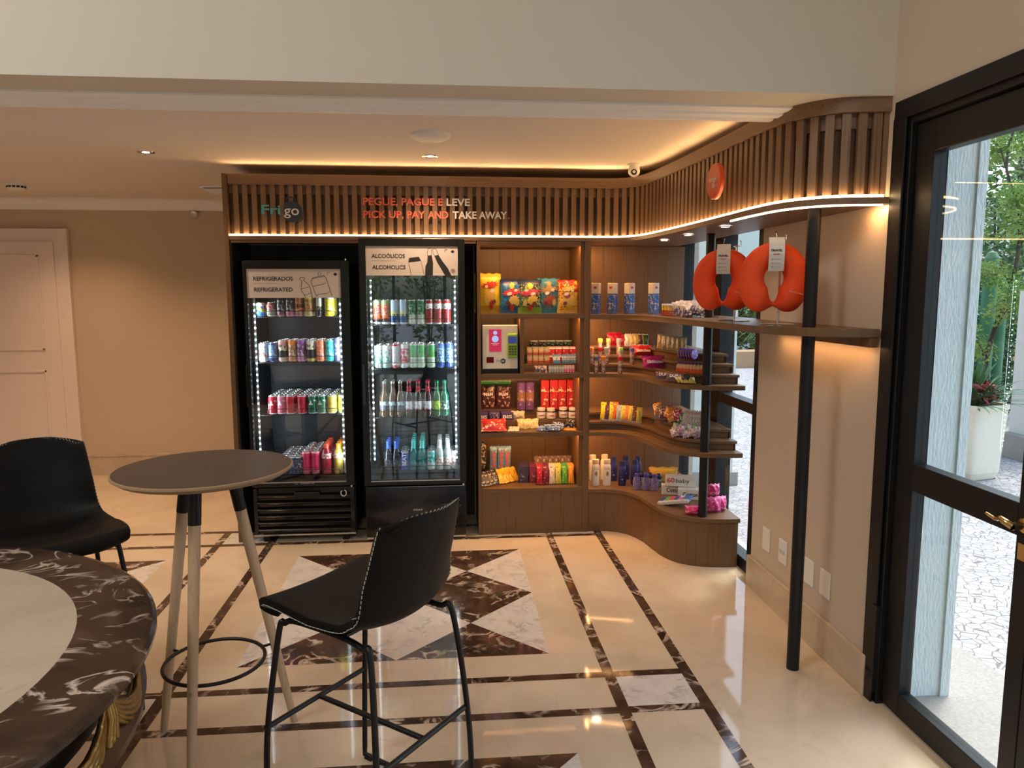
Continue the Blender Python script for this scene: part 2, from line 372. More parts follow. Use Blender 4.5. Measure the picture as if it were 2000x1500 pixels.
# lobby side: tall glazing behind the camera
f = MB()
for x in (-2.2, -1.1, -.05, 1.14): f.box(x, x+.06, -6.12, -6.06, 0, 2.75)
f.box(-2.2, 1.2, -6.12, -6.06, 2.69, 2.75); f.box(-2.2, 1.2, -6.12, -6.06, 0, .08)
wf = struct(f, 'window_2', BLACK)
g = MB(); g.box(-2.2, 1.2, -6.095, -6.09, .08, 2.69); g.build('pane', GLASS, wf)

# ------------------------------------------------------------------ slatted canopy over the shop
KY = 4.745
def cat(pts, x1=None): return [(p.x, p.y) for p in smooth_curve(pts, 6)]
CAN = cat([(.95, KY), (1.06, 4.742), (1.165, 4.69), (1.225, 4.52), (1.255, 4.2), (1.278, 3.8), (1.293, 3.4), (1.302, 3.1), (1.33, 2.89), (1.40, 2.765), (1.50, 2.70), (1.655, 2.675)])
CANF = [(-1.326, KY)]+CAN
def resample(P, step, start=0):
    out = []; acc = -start
    for (a, b) in zip(P[:-1], P[1:]):
        a, b = Vector((*a, 0)), Vector((*b, 0)); L = (b-a).length; t = (b-a)/L
        while acc <= L:
            if acc >= 0: out.append((a+t*acc, t))
            acc += step
        acc -= L
    return out
def offs(P, d):   # offset to the left of travel
    out = []
    for i, p in enumerate(P):
        a, b = Vector(P[max(i-1, 0)]), Vector(P[min(i+1, len(P)-1)]); t = (b-a).normalized(); out.append((p[0]-t.y*d, p[1]+t.x*d))
    return out
canopy = empty('slatted_canopy', (0, KY, 1.93), 'long curved wooden slat canopy with a warm light line over the fridges and shelves', 'canopy')
def rel(mb, o): mb.v = [(x-o.location.x, y-o.location.y, z-o.location.z) for x, y, z in mb.v]; return mb
back = [(1.655, 5.22), (-1.326, 5.22)]
m1 = MB(); m1.prism(CANF+back, 1.932, 1.957); rel(m1, canopy).build('bottom_slab', CANH, canopy, bevel=.002)
inner = offs(CANF, .035); inn2 = offs(CANF, .075)
m1 = MB(); m1.prism([(x, min(y, 5.2)) for x, y in offs(CANF, .012)]+[(p[0], p[1]) for p in inn2[::-1]], 2.268, 2.328); rel(m1, canopy).build('top_band', CANH, canopy, bevel=.002)
sl = MB(); ns = 0
for p, t in resample(inner, .0555, .012):
    if p.x > 1.645: continue
    R = Matrix(((t.x, -t.y, 0), (t.y, t.x, 0), (0, 0, 1)))
    sl.obox((p.x, p.y, (1.957+2.27)/2), (.0155, .011, (2.27-1.957)/2), R)
rel(sl, canopy).build('slats', CANW, canopy)
bkp = MB()
o1, o2 = offs(CANF, .062), offs(CANF, .074)
bkp.prism([(min(x, 1.655), y) for x, y in o1]+[(min(x, 1.655), y) for x, y in o2[::-1]], 1.957, 2.268)
rel(bkp, canopy).build('backing_board', plain('dark_backing', (.115, .060, .030), .6), canopy)
tb = MB(); q1 = offs(CANF, .05)
tb.prism([(min(x, 1.655), y) for x, y in offs(CANF, .047)]+[(min(x, 1.655), y) for x, y in offs(CANF, .062)[::-1]], 2.215, 2.268)
rel(tb, canopy).build('upper_rail', CANH, canopy)
ld = MB()
ld.prism([(min(x, 1.64), y) for x, y in offs(CANF, .008)]+[(min(x, 1.64), y) for x, y in offs(CANF, .020)[::-1]], 1.9572, 1.967)
rel(ld, canopy).build('light_strip', LEDW, canopy)
ld = MB(); CS = [p for p in CANF if p[1] < 3.35]
ld.prism([(min(x, 1.64), y) for x, y in offs(CS, .012)]+[(min(x, 1.64), y) for x, y in offs(CS, .020)[::-1]], 1.926, 1.9325)
rel(ld, canopy).build('underside_light_strip', emit('warm_led_soft', (1, .68, .38), 12), canopy)
tp = MB(); tp.prism([(x, y) for x, y in offs(CANF, .02)]+back, 2.318, 2.332); rel(tp, canopy).build('top_board', CANH, canopy)
ep = MB(); ep.box(1.635, 1.655, 2.70, 2.76, 1.957, 2.268); rel(ep, canopy).build('end_post', CANW, canopy)
for k in range(5):
    area('canopy_glow', (-1.1+.5*k, 4.80, 2.338), (0, -.75, .66), .48, .012, .55, (1, .55, .22))
for p, t in resample(CAN, .3, .2):
    nrm = Vector((t.y, -t.x, 0)); l_ = area('canopy_glow', p-nrm*.06+Vector((0, 0, 2.338)), (nrm.x, nrm.y, .9), .28, .012, .24, (1, .55, .22))
    zc = -Vector((nrm.x*.75, nrm.y*.75, .66)).normalized(); xc = Vector((t.x, t.y, 0)); yc = zc.cross(xc)
    l_.rotation_euler = Matrix((xc, yc, zc)).transposed().to_euler()
# small round lights under the canopy
pk = [atZ(1292, 463, 1.93), atZ(1333, 454, 1.93), atZ(1398, 437, 1.93)]
for i, p in enumerate([Vector((1.36, 4.55, 1.93)), Vector((1.37, 4.12, 1.93)), Vector((1.385, 3.60, 1.93))]):
    o = MB().lathe([(0, -.004), (.022, -.004), (.022, 0)], 20, mats=[1, 1]).lathe([(.022, -.004), (.03, -.006), (.032, 0)], 20).build('puck_light', [CHROME, LAMPW], None, loc=p)
    tag(o, ['small round light under the canopy corner, deepest of three', 'small round light under the canopy, middle of three along the curve', 'small round light under the canopy, nearest to the neck pillows'][i], 'light', 'round canopy lights')
    spot('puck_beam', p+Vector((0, 0, -.01)), (0, 0, -1), 5, SOFT, 110, 1, .02)

# writing on the slats
TX = .004
RED = plain('coral_sign_red', (.80, .16, .10), .5); WHT = plain('sign_white', (.85, .82, .8), .5); TEAL = plain('sign_teal', (.10, .42, .48), .5); NAVY = plain('sign_navy', (.03, .05, .09), .5)
sgn = empty('slogan_lettering', (-.503, KY+.022, 2.07), 'coral and white two-line slogan lettering fixed to the canopy slats', 'sign')
def sgt(b, x, z, w, mt, n='letters', h=.062): text_mesh(n, b, h, mt, sgn, (x+.503, 0, z-2.07), bold=.026, ext=.002, width=w)
def wpx(a, b): return atY(b, 400, KY+.02).x-atY(a, 400, KY+.02).x
def xpx(a): return atY(a, 400, KY+.02).x
for bdy, a, b, z, mt in (('PEGUE,', 708, 776, 2.152, RED), ('PAGUE', 783, 848, 2.152, RED), ('E', 855, 864, 2.152, RED), ('LEVE', 871, 917, 2.152, WHT), ('.', 919, 922, 2.152, RED),
                         ('PICK UP,', 708, 787, 2.073, RED), ('PAY', 794, 829, 2.073, RED), ('AND', 836, 876, 2.073, RED), ('TAKE', 884, 931, 2.073, WHT), ('AWAY', 936, 991, 2.073, WHT), ('.', 992, 995, 2.073, RED)):
    sgt(bdy, xpx(a), z, wpx(a, b), mt)
lg = empty('shop_logo', (-1.0, KY+.02, 2.04), 'round navy bag logo with the word go and teal Fri lettering on the slats', 'sign')
mb = MB(); pts = []
for k in range(40):
    a = 2*PI*k/40; r = .062; pts.append((r*math.cos(a)*(1.0), r*math.sin(a)*1.05))
pts = [(max(x, -.05), y) for x, y in pts]
mb.add([(x+.055, -.004, y+.065) for x, y in pts]+[(x+.055, .004, y+.065) for x, y in pts], [list(range(40))[::-1]]+[(i, (i+1) % 40, (i+1) % 40+40, i+40) for i in range(40)]); mb.build('badge', NAVY, lg)
mb = MB(); mb.tube([(.05+.03*math.cos(a), 0, .125+.03*math.sin(a)) for a in np.linspace(.1, PI-.1, 12)], .004, 6); mb.build('bag_handle', NAVY, lg); mb = MB(); mb.tube([(.06+.068*math.cos(a), 0, .055+.068*math.sin(a)) for a in np.linspace(-1.2, .1, 10)], .003, 6); mb.build('bag_outline', NAVY, lg)
text_mesh('go_lettering', 'go', .085, WHT, lg, (.008, -.0075, .045), bold=.008, ext=.001, width=.092)
text_mesh('fri_lettering', 'Fri', .08, TEAL, lg, (-.135, -.002, .05), bold=.02, ext=.002, width=.115)
# round orange badge on the curved run
og = empty('orange_badge', (1.262, 3.40, 2.115), 'round orange sign on the curved run of canopy slats', 'sign', rz=-PI/2+.03)
mb = MB().lathe([(0, -.02), (.078, -.02), (.082, -.014), (.082, .0), (0, .0)], 40, R=Matrix.Rotation(PI/2, 3, 'X').to_3x3() @ Matrix.Scale(-1, 3, Vector((0, 0, 1)))); mb.build('disc', plain('orange_enamel', (.75, .10, .03), .35), og)
text_mesh('lettering', 'orange', .032, WHT, og, (-.05, -.0215, .0), bold=.015); text_mesh('lettering', 'life', .032, WHT, og, (-.01, -.0215, -.03), bold=.015)

# ------------------------------------------------------------------ niche round the fridges
ni = empty('fridge_niche', (-.56, KY, 0), 'tall dark-lined wooden niche around the two drinks fridges', 'cabinet')
def nb(name, mt, *bx, bev=0):
    q = MB()
    for t in bx: q.box(*t)
    return rel(q, ni).build(name, mt, ni, bevel=bev)
nb('side_panel', WOOD_V, (-1.355, -1.328, KY-.002, 5.22, 0, 2.33), bev=.001)
nb('dark_side_lining', NICHE, (-1.328, -1.318, 4.76, 5.2, 0, 1.93))
nb('back_panel', NICHE, (-1.328, .195, 5.2, 5.22, 0, 1.93)); nb('front_rail', WOOD_H, (-1.318, .195, KY+.004, KY+.03, 1.914, 1.931))

# ------------------------------------------------------------------ shelf cabinet
cb = empty('shelf_cabinet', (.565, KY, 0), 'upright wooden shelf cabinet with snacks beside the tall fridge', 'cabinet')
def cbx(name, mt, *bx, bev=.0015):
    q = MB()
    for t in bx: q.box(*t)
    return rel(q, cb).build(name, mt, cb, bevel=bev)
X0, X1 = .222, .918
cbx('side_panel', WOOD_V, (.20, X0, KY, 5.22, 0, 1.930)); cbx('side_panel', WOOD_V, (X1-.045, X1-.02, KY+.02, 5.2, .31, 1.930), (X1-.02, .938, KY, 5.2, 0, 1.930))
cbx('back_panel', WOOD_V, (X0, X1-.045, 5.18, 5.2, .29, 1.930)); cbx('top_panel', WOOD_H, (X0, X1-.045, KY+.002, 5.18, 1.905, 1.930))
for z0, z1 in ((1.440, 1.470), (1.048, 1.078), (.662, .690), (.285, .312)): cbx('shelf', WOOD_H, (X0, X1-.02, KY+.001, 5.18, z0, z1))
cbx('base_panel', WOOD_V, (X0, X1-.02, KY+.004, KY+.03, .0, .285)); cbx('compartment_divider', WOOD_V, (.478, .505, KY+.004, 5.18, 1.078, 1.440))
cbx('riser_step', WOOD_H, (.505, .873, KY+.13, 5.18, 1.078, 1.130)); cbx('riser_step', WOOD_H, (.505, .873, KY+.27, 5.18, 1.130, 1.190))
cbx('riser_step', WOOD_H, (X0, .873, KY+.16, 5.18, .690, .745)); cbx('riser_step', WOOD_H, (X0, .873, KY+.29, 5.18, .745, .80))
for z in (1.902, 1.438, 1.046, .660):
    area('shelf_strip', (.55, KY+.035, z), (0, .55, -1), .64, .012, 3.0, WARM)
    area('shelf_strip', (X1-.024+.03-.04, KY+.03, z-.16), (-1, .6, 0), .012, .28, .6, WARM)

# ------------------------------------------------------------------ curved corner shelving
cu = empty('corner_shelving', (1.3, KY, 0), 'curved wooden corner shelving that sweeps forward to the window', 'shelving')
def cux(name, mt, q, bev=.0015): return rel(q, cu).build(name, mt, cu, bevel=bev)
LOW0 = [(.9385, 4.742), (1.07, 4.733), (1.175, 4.665), (1.235, 4.53), (1.262, 4.38), (1.292, 4.23), (1.355, 4.115), (1.465, 4.045), (1.58, 4.022), (1.695, 4.018)]
LOW = cat(LOW0)
def lowpoly(k=0, dx=.055, dy=.088):
    P = [(x+dx*k, y+dy*k) for x, y in LOW0]; P = [(.938, P[0][1])]+P if k else P; P = cat(P)
    P = [p for p in P if p[0] <= 1.695]; yl = P[-1][1]
    return P+[(1.695, yl), (1.695, 5.18), (.9385, 5.18)]
cux('back_panel', WOOD_V, MB().box(.939, 1.70, 5.18, 5.2, 0, 1.930))
ins = offs(LOW, .012)
cux('base', WOOD_V, MB().prism([(min(x, 1.688), y) for x, y in ins]+[(1.688, 5.18), (.9385, 5.18)], 0, .270, smooth=False))
cux('base_top', WOOD_H, MB().prism(lowpoly(), .270, .295))
s2 = cux('shelf', WOOD_H, MB().prism(lowpoly(), 1.050, 1.076)); s3 = cux('shelf', WOOD_H, MB().prism(lowpoly(), .658, .684))
def steps(parent, z0, n):
    for k in range(1, n+1):
        q = MB(); a = lowpoly(k); bq = [(x+.01, y+.012) if (x < 1.68 and y < 5.1) else (min(x, 1.685), y) for x, y in a]
        q.prism(bq, z0+(k-1)*.053, z0+k*.053-.016); q.prism(a, z0+k*.053-.016, z0+k*.053); rel(q, cu).build('step', WOOD_H, parent, bevel=.0015)
steps(s2, 1.076, 3); steps(s3, .684, 2)
TOPC = [(.9385, 4.742), (1.05, 4.738), (1.15, 4.67), (1.215, 4.47), (1.25, 4.15), (1.272, 3.8), (1.287, 3.4), (1.295, 3.15), (1.325, 2.93), (1.39, 2.78), (1.50, 2.70), (1.645, 2.665)]
cux('long_shelf', WOOD_Y, MB().prism(cat(TOPC)+[(1.645, 3.76), (1.69, 3.80), (1.69, 5.18), (.9385, 5.18)], 1.432, 1.463))
cux('end_bracket', WOOD_V, MB().box(1.615, 1.645, 2.675, 3.2, 1.392, 1.432))
for z in (1.900, 1.428, 1.046, .654):
    area('shelf_strip', (.96, 4.97, z), (.6, 0, -1), .40, .012, 1.5, WARM)
    area('shelf_strip', (1.12, 4.80, z), (.1, .35, -1), .30, .012, 1.3, WARM)
area('shelf_strip', (1.60, 3.1, 1.388), (.25, 0, -1), .8, .012, .8, WARM)
area('shelf_strip', (1.62, 2.72, 1.925), (.2, .1, -1), .12, .012, .5, WARM)
o = MB().lathe([(0, -.004), (.034, -.004), (.036, 0)], 24, mats=[1, 0]).build('puck_light', [CHROME, LAMPW], None, loc=(1.04, 4.86, 1.432)); tag(o, 'round light set under the upper corner shelf above the pepper-like sweet tubes', 'light')
spot('puck_beam', (1.04, 4.86, 1.42), (0, 0, -1), 5, SOFT, 120, 1, .02)
for (x, y, zs, lb) in ((1.466, 2.867, ((0, 1.432), (1.463, 1.932)), 'tall black round post standing on the floor near the entrance door'),
                       (1.492, 4.09, ((.295, .658), (.684, 1.050), (1.076, 1.432), (1.463, 1.932)), 'black round post running up through the corner shelves')):
    p = empty('support_post', (x, y, zs[0][0]), lb, 'post')
    for a, b_ in zs:
        q = MB().lathe([(0, a), (.026, a), (.026, b_), (0, b_)], 28, (0, 0, -zs[0][0])); q.build('pole', BLACK, p)

# ------------------------------------------------------------------ ceiling fittings
for i, p in enumerate(((-1.687, 4.475), (-.081, 4.467))):
    o = MB().lathe([(.020, -.002), (.045, -.004), (.048, 0)], 28).lathe([(0, -.0015), (.030, -.0015)], 24, mats=[1]).build('downlight', [CHROME, emit('halogen', (1, .85, .7), 60)], None, loc=(*p, 2.40))
    tag(o, ['small recessed ceiling spotlight to the left of the canopy', 'small recessed ceiling spotlight next to the round ceiling disc'][i], 'light', 'ceiling spotlights')
    spot('downlight_beam', (*p, 2.39), (0, 0, -1), 46, (1, .66, .38), 125, 1, .03)
for p in ((-3.2, 4.47), (-4.8, 4.47), (-3.0, 5.9), (-1.9, 5.6)):
    spot('downlight_beam', (*p, 2.39), (0, 0, -1), 64, (1, .62, .36), 125, 1, .03)
spot('downlight_beam', (.9, 3.9, 2.39), (.1, .2, -1), 22, (1, .70, .45), 120, 1, .03)
o = MB().lathe([(0, -.034), (.045, -.033), (.08, -.026), (.10, -.012), (.103, 0), (.0, 0)], 40).build('wifi_access_point', WHITE, None, loc=(-.066, 3.87, 2.40)); tag(o, 'white round disc fixed flat on the ceiling', 'access point')
sm = empty('smoke_detector', (-3.08, 5.74, 2.40), 'small white ceiling smoke detector above the white door', 'detector')
MB().lathe([(.075, 0), (.075, -.012), (.07, -.02), (.06, -.022)], 28).build('base', WHITE, sm)
MB().lathe([(.06, -.022), (.058, -.045), (.045, -.056), (0, -.058)], 28).build('cap', WHITE, sm)
q = MB()
for k in range(14): a = 2*PI*k/14; q.obox((.0595*math.cos(a), .0595*math.sin(a), -.034), (.002, .009, .006), (0, 0, a))
q.build('slots', BLACK, sm)
vt = empty('ceiling_vent', (-1.55, 5.95, 2.40), 'white ceiling vent half hidden behind the left end of the canopy', 'vent')
MB().box(-.28, .28, -.18, .18, -.012, 0).build('frame', WHITEP, vt, bevel=.003)
q = MB()
for k in range(7): q.obox((0, -.14+.045*k, -.018), (.25, .016, .002), (.5, 0, 0))
q.build('louvres', WHITEP, vt)
sc_ = empty('security_camera', (1.178, 4.66, 2.40), 'white dome security camera on the ceiling at the canopy bend', 'camera')
MB().lathe([(0, 0), (.042, 0), (.042, -.012), (.0, -.014)], 24).build('mount', WHITE, sc_)
MB().sphere((0, 0, -.045), .036, 0, 24, 14).lathe([(.03, -.01), (.036, -.045)], 24).build('housing', WHITE, sc_)
_R = Vector((-.25, -1, -.25)).to_track_quat('Z', 'Y').to_matrix()
MB().lathe([(.0, .034), (.018, .034), (.018, .0), (0, 0)], 20, (0, 0, -.047), R=_R).build('lens', BLACKG, sc_)
sc_.location.y = 4.62; sc_.location.z = 2.40
hs = empty('alarm_siren', (-2.15, 6.70, 2.275), 'small round chrome fitting high on the tan back wall', 'fitting')
MB().lathe([(0, 0), (.034, 0), (.036, .02), (.03, .035), (.018, .03), (0, .028)], 24, R=Matrix.Rotation(PI/2, 3, 'X')).build('body', CHROME, hs)
MB().lathe([(0, .028), (.016, .029)], 16, R=Matrix.Rotation(PI/2, 3, 'X')).build('centre', BLACK, hs)
for i, (y, z, s, lb) in enumerate(((3.575, .325, 0, 'blank white wall plate nearest to the corner window'), (3.385, .325, 1, 'white double socket plate beside the blank plate'), (3.12, .325, 0, 'white wall plate half hidden behind the tall black post'), (2.975, .327, 0, 'blank white wall plate to the right of the black post'))):
    o = empty('wall_plate', (WX, y, z), lb, 'wall plate'); MB().box(-.007, 0, -.042, .042, -.06, .06).build('plate', WHITE, o, bevel=.003)
    if s:
        q = MB()
        for dy in (-.015, .015): q.lathe([(0, 0), (.012, 0), (.012, .003), (0, .003)], 6, (-.007, dy, .0), R=Matrix.Rotation(-PI/2, 3, 'Y'))
        q.build('socket', plain('plate_grey', (.6, .55, .5), .5), o)

# ------------------------------------------------------------------ round marble table, left foreground
rt = empty('marble_table', (-1.6316, 1.558, 0), 'large round marble-topped table with brown border and gilt swags in the left foreground', 'table')
TM = marble('brown_border_marble', [(.3, (.018, .010, .008)), (.5, (.042, .025, .018)), (.7, (.075, .048, .036))], (.62, .52, .45), 1.0, 5.2, .14, 4.2, .032, (1, 1.6, 1))
TC = marble('ivory_table_marble', [(.3, (.48, .41, .32)), (.6, (.56, .48, .39))], (.42, .34, .24), .4, 3, .13, 5, .02)
MB().lathe([(0, .742), (.90, .742), (.925, .748), (.938, .760), (.938, .770), (.928, .778), (.918, .78), (.757, .78)], 96, mats=[0]*7).build('table_border', TM, rt)
MB().lathe([(.757, .7801), (0, .7801)], 96).build('table_inset', TC, rt)
GILT = plain('aged_gilt', (.42, .29, .10), .35, 1, bump=.3, bs=40)
DKW = plain('ebonised_wood', (.018, .013, .011), .3)
MB().lathe([(.0, .60), (.80, .60), (.83, .62), (.83, .66), (.86, .70), (.87, .742), (0, .742)], 96).build('apron', DKW, rt)
MB().lathe([(.90, .575), (.905, .60), (.88, .615), (.86, .60), (.865, .575), (.90, .575)], 96).build('rim_hoop', plain('red_brown_veneer', (.07, .028, .016), .3), rt)
for k in range(4):
    a = -.44+k*PI/2; R = Matrix.Rotation(a, 4, 'Z')
    q = MB(); q.obox((.66, 0, .32), (.075, .06, .32), (0, 0, 0)); q.obox((.66, 0, .03), (.10, .085, .03), (0, 0, 0)); q.obox((.66, 0, .60), (.10, .085, .025), (0, 0, 0))
    l_ = q.build('leg', DKW, rt, bevel=.008); l_.rotation_euler = (0, 0, a)
ns = 18
for k in range(ns):
    a0 = 2*PI*k/ns+.05; a1 = 2*PI*(k+1)/ns+.05; q = MB()
    for s_ in range(5):
        pts = []
        for j in range(11):
            t = j/10; a = a0+(a1-a0)*t; dr_ = (1-(2*t-1)**2); r = .872+.018*math.sin(PI*t)+.004*s_ % 3*.001
            pts.append((r*math.cos(a), r*math.sin(a), .715-.012*s_*(.4+dr_)-dr_*.075))
        q.tube(pts, [.005+.006*math.sin(PI*j/10) for j in range(11)], 6)
    q.build('gilt_swag', GILT, rt)
    q = MB(); c, s2_ = math.cos(a0), math.sin(a0)
    for t in (-1, 0, 1): q.tube([(.878*c-s2_*t*.008, .878*s2_+c*t*.008, .725), (.886*c-s2_*t*.012, .886*s2_+c*t*.012, .67), (.878*c-s2_*t*.02, .878*s2_+c*t*.02, .60)], [.006, .008, .012], 6)
    q.build('gilt_tassel', GILT, rt)

# ------------------------------------------------------------------ high table
ht = empty('bar_table', (-.817, 2.508, 0), 'round high table with grey-brown top and three pale wooden legs', 'table')
DKT = plain('taupe_laminate', (.085, .062, .050), .42)
tp_ = MB(); tp_.lathe([(0, 1.0205), (.281, 1.0205)], 80, mats=[0]); tp_.lathe([(.281, 1.0205), (.286, 1.019), (.286, 1.012), (.266, .998), (0, .998)], 80, mats=[1]*4)
ttop = tp_.build('table_top', [DKT, plain('ply_edge', (.36, .24, .14), .5)], ht)
feet = [Vector((-1.054+.817, 2.637-2.508, 0)), Vector((-.588+.817, 2.66-2.508, 0)), Vector((0.0-.0, -.27, 0))]
hz = atZ(385, 1440, .15)-Vector((-.817, 2.508, 0))
feet[2] = Vector((-.012, -.258, 0))
rts = []
for fpt in feet:
    tpz = fpt.normalized()*.085+Vector((0, 0, .998)); d = (tpz-fpt)
    q = MB(); q.tube([fpt, fpt+d*.15, fpt+d*.86], [.0125, .015, .0195], 16); lg_ = q.build('leg', OAK, ht)
    q = MB(); q.tube([fpt+d*.855, tpz], [.0205, .0205], 16); q.build('sleeve', BLACK, lg_)
    q = MB(); pp = fpt+d*.33; nrm = Vector((fpt.x, fpt.y, 0)).normalized(); q.tube([pp+nrm*.010, pp+nrm*.0195], .006, 10); q.build('bolt', CHROME, lg_)
    rts.append(pp)
rr = .166
q = MB(); q.tube([(rr*math.cos(a), rr*math.sin(a), 1.0*.33) for a in np.linspace(0, 2*PI, 48, endpoint=False)], .0065, 8, closed=True)
for pp in rts: v = Vector((pp.x, pp.y, 0)).normalized(); q.tube([v*rr+Vector((0, 0, .33)), v*(Vector((pp.x, pp.y)).length-.012)+Vector((0, 0, .33))], .005, 8)
q.build('foot_ring', BLACK, ht)

# ------------------------------------------------------------------ bar stools
LEATH = plain('black_leather', (.006, .0057, .0057), .5, spec=.16, var=.25, vs=14, bump=.15, bs=220)
STCH = plain('pale_thread', (.42, .41, .36), .8)
def stool_profile(v):     # v 0 = front of seat, 1 = top of back; local (forward, height)
    P = [(.212, .672), (.216, .690), (.192, .703), (.10, .698), (.0, .686), (-.09, .676), (-.155, .684), (-.205, .730), (-.235, .81), (-.264, .91), (-.286, 1.005), (-.290, 1.026)]
    x = v*(len(P)-1); i = min(int(x), len(P)-2); t = x-i
    p0, p1, p2, p3 = P[max(i-1, 0)], P[i], P[i+1], P[min(i+2, len(P)-1)]
    return [.5*(2*b+(c-a)*t+(2*a-5*b+4*c-d)*t*t+(3*b-a-3*c+d)*t**3) for a, b, c, d in zip(p0, p1, p2, p3)]
def stool_pt(u, v):
    f, z = stool_profile(v)
    w = np.interp(v, [0, .12, .3, .5, .62, .8, .94, 1], [.165, .205, .214, .206, .200, .184, .170, .148])
    x = u*w; a = abs(u)
    sb = np.interp(v, [0, .45, .6, .75, 1], [0, 0, .55, 1, 1])
    f += sb*.070*a**2.2; z += (1-sb)*.012*a**2+np.interp(v, [.35, .55, .7], [0, .03, 0])*a**2
    if v > .80: z -= ((v-.80)/.20)**2*.034*a**4
    if v < .12: f -= (.12-v)*.25*a**3
    return Vector((x, f, z))
def make_stool(name, loc, fwd, label):
    st = empty(name, loc, label, 'bar stool', 'black bar stools', rz=math.atan2(fwd[1], fwd[0])-PI/2)
    NU, NV = 20, 40; q = MB(); vs = [stool_pt(-1+2*i/NU, j/NV) for j in range(NV+1) for i in range(NU+1)]
    q.add(vs, [(j*(NU+1)+i, j*(NU+1)+i+1, (j+1)*(NU+1)+i+1, (j+1)*(NU+1)+i) for j in range(NV) for i in range(NU)], 0, True)
    sh = q.build('seat_shell', LEATH, st); md = sh.modifiers.new('s', 'SOLIDIFY'); md.thickness = .020; md.offset = -1
    md = sh.modifiers.new('b', 'BEVEL'); md.width = .007; md.segments = 3; md.limit_method = 'ANGLE'; md.angle_limit = math.radians(50)
    # zigzag seam round the rim
    rim = [stool_pt(-1, j/80) for j in range(0, 81)]+[stool_pt(-1+2*i/30, 1) for i in range(1, 31)]+[stool_pt(1, 1-j/80) for j in range(1, 81)]+[stool_pt(1-2*i/30, 0) for i in range(1, 30)]
    ctr = Vector((0, -.03, .78)); sm_ = resample3(rim+[rim[0]], .007); zz = []
    for k, p in enumerate(sm_):
        d = (p-ctr).normalized(); zz.append(p+d*.0015+(ctr-p).normalized()*(.005 if k % 2 else -.001)+Vector((0, 0, -.010 if k % 2 else .001))*.4)
    MB().tube(zz, .0015, 4, closed=True).build('rim_stitching', STCH, sh)
    seam = resample3([stool_pt(-1+2*i/40, .50+.13*abs(-1+2*i/40)**2) for i in range(41)], .006)
    nn = Vector((0, .7, .7)); zz = [p+nn*.0145+Vector((0, -.004, .004))*(1 if k % 2 else -1) for k, p in enumerate(seam)]
    MB().tube(zz, .0015, 4).build('seat_seam', STCH, sh)
    for s in (-1, 1):
        x = s*.175; fx = s*.205
        loop = [(fx, .225, .012), (fx*.995, .215, .30), (x*1.02, .175, .625), (x*.98, .155, .655), (x*.95, .11, .668), (x*.9, -.05, .662), (x*.95, -.145, .655), (x*1.02, -.185, .635), (fx*.995, -.222, .30), (fx, -.235, .012)]
        loop = smooth_curve([(a, b_, c) for a, b_, c in loop], 6)+[Vector((fx, -.20, .009)), Vector((fx, .19, .009))]
        MB().tube(loop, .009, 10, closed=True).build('side_frame', BLACK, st)
        for yy in (.205, -.215): MB().box(fx-.009, fx+.009, yy-.015, yy+.015, 0, .006).build('foot', BLACK, st)
    H_ = .33
    MB().tube([(-.21, .214, H_), (.21, .214, H_)], .0085, 10).build('foot_rest', BLACK, st)
    MB().tube([(-.21, -.214, H_), (.21, -.214, H_)], .0085, 10).build('stretcher', BLACK, st)
    MB().tube([(0, .206, H_), (0, -.206, H_)], .0085, 10).build('stretcher', BLACK, st)
    MB().tube([(-.16, .07, .666), (.16, .07, .666)], .008, 8).tube([(-.16, -.06, .662), (.16, -.06, .662)], .008, 8).build('under_seat_bars', BLACK, st)
    return st
def resample3(P, step):
    out = []; acc = 0
    for a, b in zip(P[:-1], P[1:]):
        L = (b-a).length
        if L < 1e-9: continue
        while acc <= L: out.append(a+(b-a)*(acc/L)); acc += step
        acc -= L
    return out
make_stool('bar_stool', (-.246, 2.116, 0), (-.79, .61), 'black leather bar stool seen from behind in front of the fridges')
make_stool('bar_stool', (-1.486, 2.83, 0), (.62, -.78), 'black leather bar stool behind the marble table, turned towards the camera')

# ------------------------------------------------------------------ outside
def cobble():
    mt, nt, b = new('pale_cobblestone'); N, L = nt.nodes, nt.links
    tc = N.new('ShaderNodeTexCoord'); mp = N.new('ShaderNodeMapping'); L.new(tc.outputs['Object'], mp.inputs[0])
    mp.inputs['Rotation'].default_value = (0, 0, .6)
    v = N.new('ShaderNodeTexVoronoi'); v.feature = 'DISTANCE_TO_EDGE'; v.inputs['Scale'].default_value = 17; v.inputs['Randomness'].default_value = .75; L.new(mp.outputs[0], v.inputs['Vector'])
    v2 = N.new('ShaderNodeTexVoronoi'); v2.inputs['Scale'].default_value = 17; v2.inputs['Randomness'].default_value = .75; L.new(mp.outputs[0], v2.inputs['Vector'])
    r = ramp(N, [(0, (.30, .27, .26)), (.02, (.36, .33, .31)), (.045, (1, 1, 1))]); L.new(v.outputs['Distance'], r.inputs[0])
    r2 = ramp(N, [(0, (.36, .34, .34)), (1, (.50, .48, .48))]); L.new(v2.outputs['Color'], r2.inputs[0])
    mx = N.new('ShaderNodeMix'); mx.data_type = 'RGBA'; mx.blend_type = 'MULTIPLY'; mx.inputs[0].default_value = 1
    L.new(r2.outputs[0], mx.inputs[6]); L.new(r.outputs[0], mx.inputs[7]); L.new(mx.outputs[2], b.inputs['Base Color']); b.inputs['Roughness'].default_value = .55
    return mt
STUCCO = plain('ribbed_pale_stucco', (.70, .76, .73), .9, var=.05, vs=5)
